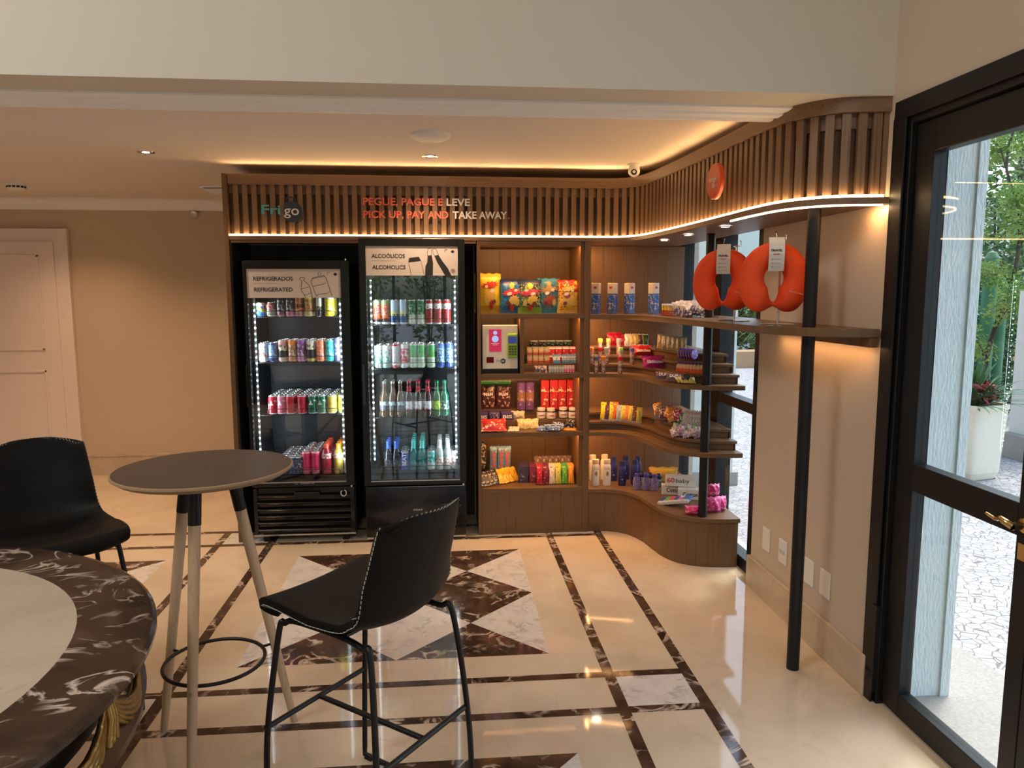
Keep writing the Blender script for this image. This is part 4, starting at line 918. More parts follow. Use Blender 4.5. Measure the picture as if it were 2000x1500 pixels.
A(608, .0295, .157, [(0, (.55, .12, .16)), (.2, (.62, .03, .14)), (.9, (.75, .3, .3))], (.7, .3, .35), 'tall crimson can, right of two columns', 5, 3)
# bottles
def bottle(kind, glass_c, label_m, cap_m):
    key = ('btl', kind, glass_c)
    bm_ = plain('bottle_'+str(abs(hash((kind, glass_c))) % 9999)+kind, glass_c, .08, var=.05, coat=.6)
    if kind == 'long': prof = [(0, .002), (.027, 0), (.0305, .006), (.0305, .120), (.028, .137), (.016, .165), (.0135, .20), (.0135, .222), (0, .222)]; lb = (.0309, .045, .100); cp = (.0145, .216, .228); nk = (.0150, .168, .198)
    elif kind == 'pet': prof = [(0, .002), (.028, 0), (.032, .01), (.030, .05), (.032, .075), (.033, .11), (.032, .135), (.020, .165), (.014, .172), (0, .172)]; lb = (.0336, .105, .138); cp = (.017, .170, .200); nk = None
    else: prof = [(0, .002), (.026, 0), (.029, .006), (.029, .105), (.024, .13), (.0135, .15), (.0130, .188), (0, .188)]; lb = (.0294, .03, .085); cp = (.0145, .183, .196); nk = (.0142, .150, .182)
    return bm_, prof, lb, cp, nk
def bottle_maker(kind, glass_c, label_m, cap_m, neck=True):
    def mk(r, h, mt, loc, lab, g):
        bm_, prof, lb, cp, nk = bottle(kind, glass_c, label_m, cap_m)
        o = empty('drink_bottle', loc, lab, 'bottle', g); MB().lathe(prof, 18).build('glass', bm_, o)
        q = MB().lathe([(lb[0], lb[1]), (lb[0], lb[2])], 18); q.build('paper_label', label_m, o)
        MB().lathe([(cp[0], cp[1]), (cp[0], cp[2]), (0, cp[2]+.001)], 14).build('cap', cap_m, o)
        if nk and neck: MB().lathe([(nk[0]-.0005+.004, nk[1]-.004), (nk[0], nk[1]+.01), (nk[0], nk[2])], 14).build('neck_label', cap_m, o)
        return o
    return mk
PC = lambda n, c, **k: plain('pk_'+n, c, .35, **k)
def B(px, kind, gc, lm, cm, desc, n, sh, F_=1, neck=True, dy=.066):
    can_col(px, YA if F_ == 1 else YA-.02, (SH1 if F_ == 1 else SH2)[sh], .032, .2, None, desc, n, (fr1 if F_ == 1 else fr2)[sh], maker=bottle_maker(kind, gc, lm, cm, neck), dy=dy)
WL = pm('white_label', [(0, W_)], (.35, .4, .5), scale=60, thr=.6)
B(630, 'pet', (.30, .01, .03), pm('grey_red_label', [(0, (.7, .6, .6))], (.4, .05, .05)), PC('red_cap', (.8, .08, .03)), 'red sports drink bottle with a red cap', 4, 3)
B(654, 'pet', (.42, .30, .06), pm('pet_label', [(0, (.7, .65, .55))], (.6, .3, .1)), PC('orange_cap', (.85, .25, .02)), 'amber sports drink bottle with an orange cap', 4, 3)
B(674, 'pet', (.50, .56, .66), WL, PC('red_cap2', (.75, .10, .06)), 'clear pale blue sports drink bottle with a red cap', 3, 3)
# right fridge
for px, d in ((738, 'first'), (755, 'second')): A(px, .0298, .157, [(0, S_), (.1, BK), (.35, (.4, .35, .3)), (.75, (.3, .35, .2))], (.85, .18, .04), 'black and orange beer can, '+d+' from left', 2, 0, 2, blob2=(.5, .05, .05), thr=.5)
for px, d in ((772, 'left'), (789, 'right')): A(px, .0298, .157, [(0, S_), (.08, (.02, .08, .25)), (.42, (.45, .62, .78)), (.95, S_)], (.75, .62, .08), 'pale blue and navy beer can, '+d+' of pair', 2, 0, 2, zr=(.35, .6), thr=.5)
for px, d in ((806, 'left'), (823, 'right')): A(px, .0298, .157, [(0, (.55, .58, .55)), (.4, DG), (.95, S_)], (.3, .45, .3), 'green over silver beer can, '+d+' of the pair', 2, 0, 2)
for px, d in ((839, 'left'), (856, 'middle'), (873, 'right')): A(px, .0298, .157, [(0, S_), (.06, (.32, .03, .03)), (.62, W_), (.84, (.32, .03, .03))], (.18, .02, .02), 'dark red and white beer can, '+d+' of three', 3, 0, 2, zr=(.1, .84), sc=70)
for px, d in ((739, 'first'), (755, 'second')): A(px, .0298, .150, [(0, (.3, .4, .38)), (.3, (.6, .75, .68)), (.6, W_)], (.05, .35, .28), 'white and mint beer can, '+d+' from left', 3, 1, 2)
A(773, .0298, .157, [(0, (.5, .1, .1)), (.12, S_), (.9, R_)], (.5, .5, .55), 'silver beer can with red ends', 3, 1, 2)
A(790, .0298, .157, [(0, S_)], (.55, .03, .05), 'silver and red beer can', 3, 1, 2, thr=.48)
for px, d in ((807, 'left'), (822, 'middle'), (842, 'right')): A(px, .0298, .157, [(0, (.45, .6, .45)), (.38, (.75, .85, .75)), (.44, (.06, .42, .10)), (.94, S_)], (.75, .03, .03), 'green red-star beer can, '+d+' of three', 3, 1, 2, zr=(.46, .62), thr=.56)
for px, d in ((860, 'left'), (878, 'right')): A(px, .0298, .160, [(0, (.03, .08, .28)), (.3, (.05, .12, .35))], (.25, .6, .45), 'blue and green beer can, '+d+' of the pair', 3, 1, 2, blob2=(.5, .65, .85))
for px, d in ((748, 'first'), (765, 'second'), (780, 'third')): B(px, 'long', (.10, .055, .025), pm('silver_label', [(0, (.10, .12, .15)), (.5, (.45, .6, .65))], (.1, .1, .12)), ALU, 'clear amber beer bottle, '+d+' from left', 3, 2, 2, neck=False)
for px, d in ((797, 'left'), (815, 'middle'), (834, 'right')): B(px, 'long', (.03, .01, .008), pm('white_red_label', [(0, R_), (.16, (.78, .80, .84))], (.45, .55, .75)), PC('red_crown', (.5, .03, .06)), 'brown beer bottle with white label, '+d+' of three', 3, 2, 2)
B(852, 'long', (.01, .10, .03), pm('lime_label', [(0, (.4, .6, .05))], (.1, .3, .05)), PC('green_crown', (.02, .2, .08)), 'green beer bottle with a narrow lime label', 2, 2, 2, neck=False)
B(867, 'long', (.01, .12, .06), pm('silver_ring_label', [(0, (.05, .12, .10))], (.6, .7, .7)), PC('green_crown2', (.03, .22, .12)), 'green beer bottle with a silver round label', 2, 2, 2, neck=False)
for px, d in ((754, 'left'), (770, 'right')): B(px, 'ice', (.015, .012, .02), pm('dark_label', [(0, (.02, .02, .03))], (.1, .1, .15)), PC('blue_crown', (.04, .12, .60)), 'dark bottle with blue neck, '+d+' of two', 3, 3, 2)
for px, d in ((804, 'left'), (821, 'right')): B(px, 'ice', (.01, .16, .18), pm('teal_label', [(0, (.01, .18, .20))], (.05, .3, .32)), PC('teal_crown', (.08, .62, .55)), 'teal bottle with mint neck, '+d+' of two', 5, 3, 2)
for px, d in ((856, 'left'), (872, 'right')): B(px, 'ice', (.35, .42, .40), pm('cream_label', [(0, (.65, .65, .6))], (.3, .15, .12)), PC('white_crown', (.75, .8, .8)), 'clear bottle with white neck, '+d+' of two', 4, 3, 2)
A(787, .0295, .130, [(0, (.02, .05, .30)), (.94, S_)], (.02, .07, .38), 'deep blue can lettered BEATS', 3, 3, 2)
A(839, .0295, .130, [(0, (.5, .65, .65)), (.35, (.02, .38, .36)), (.94, S_)], (.6, .75, .75), 'teal and white can', 3, 3, 2)
A(888, .0295, .130, [(0, (.6, .6, .58)), (.94, S_)], (.28, .15, .12), 'pale can with a brown sweep', 3, 3, 2)
_b = [o for o in COL.objects if o.get('label', '').startswith('deep blue can lettered BEATS, front')][0]
text_mesh('lettering', 'BEATS', .036, WHT, _b, (.008, -.0305, .03), rot=(PI/2, -PI/2, 0), bold=.02, ext=.0004)

# ------------------------------------------------------------------ shop goods
def bag_mb(w, h, t, n=16, crimp=.09, seed=0, puff=1.0):
    """sealed pillow bag standing on its lower seam, width along x, thickness along y"""
    rng = random.Random(seed); q = MB()
    for sgn in (-1, 1):
        vs = []
        for j in range(n+1):
            for i in range(n+1):
                u, v = -1+2*i/n, j/n; vv = max(0, min(1, (v-crimp)/(1-2*crimp)))
                d = (max(0, 1-abs(u)**2.6)**.6)*(math.sin(PI*vv)**.55 if 0 < vv < 1 else 0)
                d *= puff*(1+.13*math.sin(7*u+5*v+seed)+.10*math.sin(15*v-4*u+seed*2)+.05*math.sin(19*u+23*v))
                ww = w/2*(1-.07*math.sin(PI*vv)*1.0)
                vs.append((u*ww, sgn*(t/2*d+.0006), v*h+(.003*math.sin(9*u+seed) if v in (0, 1) else 0)))
        fs = [(j*(n+1)+i, j*(n+1)+i+1, (j+1)*(n+1)+i+1, (j+1)*(n+1)+i) for j in range(n) for i in range(n)]
        if sgn > 0: fs = [f[::-1] for f in fs]
        q.add(vs, fs, 0, True)
    return q
NAMES = {}
def good(q, name, mats, loc, label, cat_, group=None, rot=(0, 0, 0), bevel=0):
    o = q.build(name, mats, None, loc=loc, rot=rot, bevel=bevel); return tag(o, label, cat_, group)
def box_mb(w, d, h, m=0): return MB().box(-w/2, w/2, -d/2, d/2, 0, h, m)
def ltext(body, w, size, mat, parent, x, y, z, rot=(PI/2, 0, 0), bold=.02, name='lettering'): return text_mesh(name, body, size, mat, parent, (x, y, z), rot=rot, width=w, bold=bold, ext=.0003)
def vary(a, b_): return random.uniform(a, b_)
# --- top compartment: five kinds of snack bags, one more behind
T1 = 1.470
bags = [(957, 4.88, .150, .262, .055, pm('yellow_bag', [(0, (.60, .38, .03)), (.2, YL), (.9, (.80, .58, .05))], R_, scale=50, thr=.66, blob2=OR, zr=(.15, .85)), 'tall yellow crisp bag at the left end of the top shelf', .05),
        (1000, 4.86, .160, .225, .06, pm('blue_red_bag', [(0, (.02, .12, .3)), (.25, (.03, .18, .42)), (.85, NV)], (.05, .3, .5), scale=35, thr=.56, blob2=(.02, .05, .2), zr=(.2, .8)), 'dark blue crisp bag with red and yellow print, second from left', -.08),
        (1035, 4.85, .160, .222, .06, pm('green_dark_bag', [(0, (.2, .4, .05)), (.18, (.03, .10, .06)), (.75, (.02, .04, .08))], (.25, .42, .06), scale=32, thr=.55, blob2=(.6, .55, .3), zr=(.2, .85)), 'dark and green crisp bag with red and yellow print, third from left', .06),
        (1072, 4.86, .145, .230, .055, pm('teal_bag', [(0, (.02, .25, .40)), (.3, (.02, .20, .30)), (.9, (.05, .3, .45))], (.05, .12, .18), scale=40, thr=.56, blob2=(.4, .3, .1), zr=(.1, .8)), 'teal crisp bag with orange print, fourth from left', .0),
        (1110, 4.85, .150, .220, .06, pm('red_yellow_bag', [(0, (.8, .5, .1)), (.4, (.75, .45, .12)), (.62, (.60, .03, .03))], YL, scale=26, thr=.56, blob2=R_, zr=(.1, .95)), 'red bag with yellow crisps pictured, right end of the top shelf', -.05)]
def bag_print(o, w, h, t, items):
    """printed shapes that follow the swell of the bag front"""
    for nm, cx_, cz_, rx, rz_, col in items:
        q = MB(); n = 44; rings = 4; vs = [(cx_*w, 0, cz_*h)]
        for r in range(1, rings+1):
            for k in range(n): a = 2*PI*k/n; e = .75; c, s_ = math.cos(a), math.sin(a); g_ = 1+.16*math.sin((5+len(nm))*a+cx_*40)+.10*math.sin(11*a+cz_*9); vs.append(((cx_+rx*g_*r/rings*c)*w, 0, (cz_+rz_*g_*r/rings*s_+.10*rx*r/rings*c)*h))
        def yy(x, z): u = min(.97, abs(x/(w/2))); vv = max(.02, min(.98, (z/h-.09)/.82)); return -(t/2*(1-u**2.6)**.6*math.sin(PI*vv)**.55*1.24+.0016)
        vs = [(x, yy(x, z), z) for x, _, z in vs]
        fs = [(0, 1+(k+1) % n, 1+k) for k in range(n)]+[(1+(r-1)*n+k, 1+(r-1)*n+(k+1) % n, 1+r*n+(k+1) % n, 1+r*n+k) for r in range(1, rings) for k in range(n)]
        q.add(vs, fs, 0, True); q.build('printed_'+nm, PC('ink_'+'_'.join(str(int(c*100)) for c in col), col), o)
BAGX = [('flash', .10, .56, .10, .05, (.85, .80, .70)), ('flash', -.16, .66, .07, .04, (.80, .70, .55)), ('shade', .16, .28, .09, .06, (.25, .05, .02)), ('leaf', -.22, .30, .08, .09, (.80, .60, .10))]
BAGP = [[('banner', 0, .70, .34, .08, (.60, .03, .02)), ('crisp', -.05, .42, .22, .16, (.85, .55, .10)), ('stripe', .05, .22, .09, .13, (.55, .04, .03))],
        [('tag', 0, .80, .10, .10, (.85, .62, .06)), ('banner', 0, .60, .36, .09, (.70, .05, .08)), ('crisp', .08, .38, .20, .13, (.85, .55, .12)), ('stripe', 0, .16, .09, .09, (.6, .04, .04))],
        [('tag', 0, .80, .10, .10, (.85, .70, .06)), ('banner', 0, .60, .38, .09, (.65, .05, .12)), ('crisp', .08, .38, .22, .13, (.88, .60, .10)), ('stripe', 0, .16, .09, .09, (.55, .04, .04))],
        [('tag', 0, .82, .09, .09, (.80, .25, .06)), ('banner', 0, .66, .36, .08, (.45, .25, .10)), ('crisp', .02, .36, .28, .14, (.45, .10, .06))],
        [('banner', 0, .72, .34, .07, (.80, .55, .15)), ('crisp', .05, .35, .32, .18, (.82, .55, .14)), ('emblem', -.05, .50, .14, .08, (.35, .04, .04))]]
for (px, y, w, h, t, mt, lb, rz), bp_ in zip(bags, BAGP):
    p = atY(px, 600, y); o = good(bag_mb(w, h, t, seed=px), 'snack_bag', mt, (p.x, y, T1), lb, 'snack bag', None, (-.09, 0, rz)); bag_print(o, w, h, t, bp_+[(a_, b_*(1 if px % 2 else -1), c_, d_, e_, f_) for a_, b_, c_, d_, e_, f_ in BAGX])
p = atY(948, 600, 4.99); good(bag_mb(.15, .26, .06, seed=3), 'snack_bag', bags[0][5], (p.x, 4.98, T1), 'yellow crisp bag leaning behind the tall yellow one at the left end', 'snack bag', None, (-.06, 0, .1))
# --- payment unit
pu = empty('payment_terminal', (.353, 4.80, 1.078), 'white self-checkout panel with a red screen and green card reader', 'payment terminal')
MB().box(-.105, .105, .0, .24, 0, .318).build('body', BLACK, pu, bevel=.003); MB().box(-.125, .115, -.012, .0, -.0, .325).build('backplate', BLACK, pu)
MB().box(-.118, .112, -.020, -.012, .032, .318).build('front_panel', plain('panel_cream', (.80, .74, .66), .4, var=.01), pu, bevel=.002)
scr = MB().box(-.075, .005, -.0225, -.020, .145, .290).build('screen', emit('red_screen', (.50, .03, .07), 1.1), pu)
for r, z in ((.013, .268), (.022, .228)):
    q = MB(); q.lathe([(0, 0), (r, 0), (r, .0006), (0, .0006)], 24, (-.035, -.0225, z), R=Matrix.Rotation(PI/2, 3, 'X')); q.build('screen_icon', emit('icon_blue', (.45, .55, .9), 1.0), scr)
q = MB(); line_art(q, [(-.062, .198), (-.010, .198)], .003); line_art(q, [(-.055, .190), (-.018, .190)], .002); q.build('screen_text', emit('icon_text', (.8, .6, .6), .9), scr, loc=(0, -.0228, 0))
MB().box(-.092, -.045, -.0215, -.020, .072, .110).build('display', emit('dark_red_display', (.12, .01, .01), .6), pu)
text_mesh('lettering', 'Fri', .026, PC('greyblue', (.35, .42, .48)), pu, (-.030, -.0208, .076), bold=.02); q = MB(); q.lathe([(0, 0), (.017, 0), (.017, .0008)], 24, (.016, -.0205, .083), R=Matrix.Rotation(PI/2, 3, 'X')); q.build('logo_badge', NAVY, pu); text_mesh('lettering', 'go', .020, WHT, pu, (.004, -.0218, .078), bold=.02)
cr = MB().box(.045, .110, -.040, -.020, .105, .262).build('card_reader', plain('lime_plastic', (.30, .48, .04), .4), pu, bevel=.006)
MB().box(.050, .105, -.0415, -.040, .200, .245).build('reader_screen', emit('reader_blue', (.05, .06, .22), 1.0), cr)
for i in range(3):
    for j in range(4): MB().box(.052+.018*i, .066+.018*i, -.043, -.040, .122+.017*j, .134+.017*j).build('key', PC('key_dark', (.06, .10, .03)), cr)
# --- compartment beside the payment unit
G = 'goods beside the payment unit'
for i, px in enumerate((1042, 1060, 1076, 1093, 1109)):
    for r in range(2):
        p = atY(px, 660, 5.02); mt = pm('dark_tin'+str(i > 1), [(0, BK), (.6, DG if i > 1 else (.05, .05, .08)), (.85, S_)], (.5, .55, .5), scale=50, thr=.6)
        o = MB().lathe([(0, 0), (.029, 0), (.029, .044), (0, .0445)], 20, mats=[0, 0, 1]).build('snack_tin', [mt, ALU], None, loc=(p.x, 5.02, 1.190+r*.0455))
        tag(o, f"{['leftmost','second','middle','fourth','rightmost'][i]} {'black' if i < 2 else 'dark green'} snack tin, {['lower','upper'][r]} layer behind the packets", 'tin', 'dark stacked snack tins')
for i, px in enumerate((1034, 1045, 1056, 1067)):
    for r in range(2):
        p = atY(px, 680, 4.93); mt = pm('cream_packet', [(0, (.35, .08, .04)), (.35, (.55, .45, .28)), (.85, (.35, .33, .18))], (.45, .12, .04), scale=70, thr=.6)
        good(box_mb(.036, .05, .055), 'snack_packet', mt, (p.x, 4.935-.0*r, 1.130+.056*r), f"cream snack packet, {['first','second','third','fourth'][i]} from left in the {['lower','upper'][r]} layer beside the payment unit", 'packet', 'cream packets on the step', (0, 0, vary(-.04, .04)), .002)
for i, px in enumerate((1077, 1091, 1105, 1119)):
    p = atY(px, 690, 4.93); mt = pm('red_packet', [(0, (.55, .02, .02)), (.6, R_), (.72, W_), (.92, (.6, .3, .25))], W_, scale=70, thr=.64)
    for r in range(2):
        good(box_mb(.046, .05, .055), 'snack_packet', mt, (p.x, 4.952, 1.130+.056*r), f"red and white gum packet, {['first','second','third','fourth'][i]} from left, {['lower','upper'][r]} layer on the step", 'packet', 'red packets on the step', (0, 0, vary(-.03, .03)), .002)
for i in range(9):
    p = atY(1087+i*4.6+(8 if i else 0), 702, 4.893); mt = pm('blue_white_gum', [(0, (.1, .3, .55)), (.35, W_), (.75, LB)], (.2, .25, .5), scale=50)
    good(box_mb(.013 if i else .05, .012, .062), 'gum_packet', mt, (p.x, 4.893, 1.131), f'blue and white gum packet, {i+1} along the fan in front of the red packets', 'packet', 'blue gum packets', (-.15, 0, .15), .001)
p = atY(1057, 722, 4.80); good(bag_mb(.085, .05, .03, seed=9), 'snack_bag', pm('blue_gold_bag', [(0, (.12, .14, .22)), (.7, (.2, .22, .35))], (.7, .5, .4), scale=40, thr=.5), (p.x, 4.81, 1.079), 'small slate blue bag at the front left beside the payment unit', 'snack bag', None, (-.5, 0, 0))
for i in range(10):
    p = atY(1074+i*5.1, 722, 4.80); c_ = pm('lilac_roll' if i < 6 else 'pink_roll', [(0, (.3, .35, .38) if i < 6 else PK), (.5, (.55, .55, .5)), (.8, (.2, .3, .3) if i < 6 else (.8, .3, .4))], W_, scale=80, thr=.6)
    q = MB().lathe([(0, 0), (.0075, 0), (.0085, .003), (.0085, .045), (.0075, .048), (0, .048)], 10); good(q, 'mint_roll', c_, (p.x, 4.80, 1.079), f"{'grey-green' if i < 6 else 'pink'} mint roll, {i+1} from the left at the front edge", 'sweet roll', 'upright mint rolls', (-.2, 0, 0))
# --- third compartment
T3 = .690
for i, px in enumerate((953, 983)):
    p = atY(px, 780, 5.06); o = good(bag_mb(.105, .20, .045, seed=30+i), 'snack_bag', pm('green_top_bag', [(0, (.06, .02, .02)), (.72, BK), (.86, (.03, .22, .05))], (.6, .4, .35), scale=28, thr=.6, blob2=(.5, .03, .03), zr=(.1, .75)), (p.x, 5.05, .80), f"dark sweet bag with a green top, {['left','right'][i]} of two", 'snack bag', 'dark bags with green tops', (-.1, 0, 0))
    ltext('M&M', .06, .032, WHT, o, -.03, -.026, .095)
for i, px in enumerate((1018, 1035)):
    p = atY(px, 775, 5.03); q = MB().lathe([(0, 0), (.030, 0), (.030, .185), (.031, .186), (.031, .195), (0, .196)], 22, mats=[0, 0, 0, 1, 1]); good(q, 'cookie_tube', [pm('purple_tube', [(0, (.16, .07, .22)), (.3, (.30, .14, .10) if i == 0 else (.16, .07, .24)), (.62, (.18, .08, .28))], (.45, .35, .5), scale=30, thr=.62), PC('purple_lid', (.08, .03, .14))], (p.x, 5.03, .80), f"purple cookie tube, {['left with a brown picture','right and plain'][i]}", 'tube', 'purple cookie tubes')
for i, px in enumerate((1064, 1081, 1097, 1114)):
    p = atY(px, 770, 5.03); good(box_mb(.055, .055, .205), 'chocolate_box', pm('red_gold_box', [(0, (.55, .02, .02))], (.85, .6, .45), scale=30, thr=.60, blob2=(.15, .02, .02), zr=(.1, .8)), (p.x, 5.035, .80), f"tall red box with gold figure print, {['first','second','third','fourth'][i]} from left", 'box', 'tall red boxes', (0, 0, vary(-.03, .03)), .002)
for i, (px, y) in enumerate(((1057, 4.955), (1076, 4.935), (1100, 4.965), (1119, 4.94))):
    p = atY(px, 800, y); q = MB().lathe([(0, 0), (.027, 0), (.031, .006), (.031, .048), (.026, .056), (.026, .058)], 22, mats=[0, 0, 2, 0, 0]).lathe([(.028, .058), (.028, .074), (.026, .077), (0, .077)], 22, mats=[1]*3)
    o = good(q, 'spread_jar', [PC('dark_spread', (.05, .015, .01)), PC('white_lid', (.80, .74, .68)), pm('spread_label', [(0, (.75, .68, .58)), (.3, W_)], None)], (p.x, y, .745), f"hazelnut spread jar with a white lid, {['first','second','third','fourth'][i]} from left", 'jar', 'spread jars'); ltext('nutella', .042, .014, PC('red_ink', (.5, .03, .02)), o, -.021, -.0318, .025, bold=.03)
for i, (px, w, bod) in enumerate(((944, .062, 'BIS'), (966, .072, None), (990, .085, 'BIS'))):
    p = atY(px, 808, 4.925); o = good(box_mb(w, .10, .052), 'biscuit_box', pm('dark_blue_box' if bod else 'striped_box', [(0, (.05, .04, .14)), (.8, (.10, .06, .22))], None if bod else (.45, .4, .45), scale=45), (p.x, 4.965, .745), ['dark blue biscuit box lettered BIS at the left wall', 'dark striped biscuit box between the two lettered BIS', 'dark blue biscuit box lettered BIS, right of the striped box'][i], 'box', None, (0, 0, vary(-.04, .04)), .002)
    if bod: ltext(bod, w*.75, .030, WHT, o, -w*.38, -.0508, .014, bold=.03)
p = atY(1012, 808, 4.93); good(bag_mb(.095, .058, .025, seed=8), 'wafer_pack', pm('cream_wafer', [(0, CRM)], (.6, .5, .35), scale=60, thr=.5), (p.x, 4.94, .745), 'cream wafer pack in front of the purple cookie tubes', 'packet', None, (-.15, 0, 0))
def lying(px, py, z, w, h, t, mt, lb, rz=0, tilt=1.15, cat_='packet', name='snack_packet', seed=1, group=None, puff=1, k=None):
    p = tread(px, py, z, k, .03) if k is not None else atZ(px, py, z); return good(bag_mb(w, h, t, seed=seed, puff=puff), name, mt, (p.x, p.y, z+t*.42), lb, cat_, group, (-tilt, 0, rz))
o = lying(965, 846, T3, .17, .12, .03, pm('red_choc_bag', [(0, R_), (.6, (.7, .05, .05))], (.75, .5, .4), scale=25, thr=.6), 'large red chocolate bag at the front left of the third shelf', 0, 1.0)
lying(1003, 844, T3, .075, .075, .012, pm('beige_bar', [(0, CRM)], (.2, .12, .08), scale=45, thr=.58), 'small beige bar lying beside the large red bag', -.15, 1.3)
lying(1032, 832, T3, .15, .07, .02, pm('gold_bag', [(0, (.75, .52, .12))], (.85, .72, .4), scale=35, thr=.5), 'gold biscuit bag near the middle of the third shelf', .03, .5).location = (atY(1032, 830, 4.875).x, 4.875, T3+.002)
for i, (px, py, rz) in enumerate(((1060, 843, -.2), (1064, 841, -.3), (1082, 842, -.15), (1088, 838, -.3), (1078, 838, .1))):
    lying(px, py, T3+i*.004, .085, .055, .014, pm('blue_cookie', [(0, (.05, .12, .35)), (.5, (.3, .45, .6))] if i < 2 else [(0, (.02, .04, .22)), (.6, (.04, .08, .3))], W_, scale=40, thr=.6), f"blue cookie packet in the front pile, {['leftmost pale one','second pale one','dark one in front','dark one at the right','dark one behind'][i]}", rz, 1.25, seed=i)
lying(1112, 842, T3, .085, .06, .008, pm('amber_bar', [(0, (.80, .38, .05))], (.5, .1, .02), scale=45, thr=.6), 'flat amber packet at the right front of the third shelf', -.3, 1.45)
lying(1112, 828, T3+.01, .07, .07, .03, pm('dark_cream_pouch', [(0, BK)], (.6, .5, .45), scale=40, thr=.56), 'dark pouch with cream print behind the flat amber packet', -.2, .7).location = (atY(1112, 828, 4.875).x, 4.875, T3+.003)
lying(1095, 826, T3+.01, .08, .05, .02, pm('white_navy_pouch', [(0, NV)], W_, scale=50, thr=.5), 'white and navy pouch behind the blue cookie packets', .2, .7).location = (atY(1092, 826, 4.88).x, 4.88, T3+.003)
# --- bottom compartment
T4 = .312
p = atY(945, 900, 5.03); good(box_mb(.042, .035, .19), 'snack_stick_pack', pm('black_gold_stick', [(0, BK)], (.55, .42, .2), scale=45, thr=.55), (p.x-.004, 5.03, T4+.075), 'tall black and gold pack upright in the lower left corner', 'packet', None, (-.06, 0, 0), .004); good(box_mb(.05, .10, .074), 'biscuit_box', BLACK, (p.x-.004, 5.03, T4), 'black box under the tall black and gold pack', 'box')
for i, px in enumerate((963, 978, 990)):
    p = atY(px, 905, 5.0); o = good(bag_mb(.052, .185, .018, seed=50+i, puff=1), 'wafer_bar', pm('blue_wafer', [(0, (.10, .18, .28)), (.85, (.12, .3, .45))], (.35, .30, .15), scale=30, thr=.6), (p.x, 4.99, T4+.05), f"upright blue wafer bar with red letters, {['left','middle','right'][i]} of three", 'snack bar', 'blue wafer bars', (-.16, .03, 0)); ltext('BAUDUCCO' if 0 else 'WAFER', .12, .028, PC('red_ink2', (.65, .05, .03)), o, .012, -.0105, .03, rot=(PI/2, -PI/2, 0), bold=.03)
good(box_mb(.17, .09, .05), 'display_tray', PC('brown_card', (.12, .06, .03)), (atY(977, 905, 5.0).x, 5.01, T4), 'brown cardboard tray holding the three blue wafer bars', 'tray')
for i, (px, py) in enumerate(((947, 951), (955, 950), (963, 948), (971, 946))):
    lying(px, py, T4, .045, .115, .016, pm('black_white_pouch', [(0, BK), (.5, (.06, .04, .04))], (.55, .5, .48), scale=55, thr=.54), f"black and white chocolate pouch, {['first','second','third','fourth'][i]} from left in the lower corner", .35, .85, seed=60+i, group='black and white pouches')
for i, (px, py, rz) in enumerate(((985, 946, .3), (997, 943, .35), (1008, 941, .45))):
    lying(px, py, T4, .065, .115, .02, pm('yellow_pouch', [(0, (.80, .45, .03)), (.8, (.85, .55, .06))], (.45, .12, .02), scale=40, thr=.62), f"yellow chocolate pouch, {['left','middle','right'][i]} of three leaning together", rz, .8, seed=70+i, group='yellow pouches')
for j, (px, c_, nm) in enumerate(((1022, (.04, .03, .07), 'dark blue'), (1043, (.18, .02, .05), 'maroon'))):
    for i in range(4):
        p = atY(px, 930, 4.90); good(box_mb(.068, .036, .115), 'chocolate_box', pm(nm+'_choc_box', [(0, c_)], (.45, .35, .2), scale=45, thr=.64, zr=(.1, .55)), (p.x+.004*i, 4.90+.039*i, T4), f"{nm} chocolate box, {RANK[i]} in the row at the middle of the lowest shelf", 'box', nm+' chocolate boxes', (0, 0, vary(-.02, .02)), .002)
ACR = glass_mat('clear_acrylic', (.93, .93, .93), 1.0)
def tray(x, y, z, w, d, h, label, rz=0):
    o = empty('acrylic_tray', (x, y, z), label, 'display tray', rz=rz); t = .002
    MB().box(-w/2, w/2, -d/2, d/2, 0, t).build('base', ACR, o)
    for nm, bx in (('front', (-w/2, w/2, -d/2, -d/2+t, t, h*.5)), ('back', (-w/2, w/2, d/2-t, d/2, t, h)), ('side', (-w/2, -w/2+t, -d/2+t, d/2-t, t, h*.8)), ('side', (w/2-t, w/2, -d/2+t, d/2-t, t, h*.8))): MB().box(*bx).build(nm, ACR, o)
    return o
xa, xb = atY(1048, 940, 4.83).x, atY(1122, 940, 4.83).x
tray((xa+xb)/2, 4.885, T4, xb-xa+.01, .15, .05, 'clear tray of upright snack bars on the lowest cabinet shelf')
barc = [('red', R_, (.75, .5, .4)), ('maroon', (.20, .01, .03), (.6, .4, .3)), ('cream and red', (.75, .62, .5), R_), ('lime yellow', (.65, .62, .10), (.2, .4, .02)), ('green', (.10, .42, .05), YL), ('orange', (.85, .33, .03), YL)]
for i, (nm, c_, b2) in enumerate(barc):
    x = xa+(xb-xa)*(i+.5)/6; mt = pm(nm+'_bar', [(0, c_)], b2, scale=45, thr=.6)
    o = good(bag_mb(.040, .125, .016, seed=80+i), 'snack_bar', mt, (x, 4.835, T4+.004), f'{nm} snack bar standing at the front of the clear tray', 'snack bar', None, (-.18, 0, vary(-.06, .06)))
    for r in range(2): dup(o, (x+.004, 4.868+.032*r, T4+.004), None, f'{nm} snack bar in the clear tray, {["second","third"][r]} row back', 'snack bars in the clear tray')
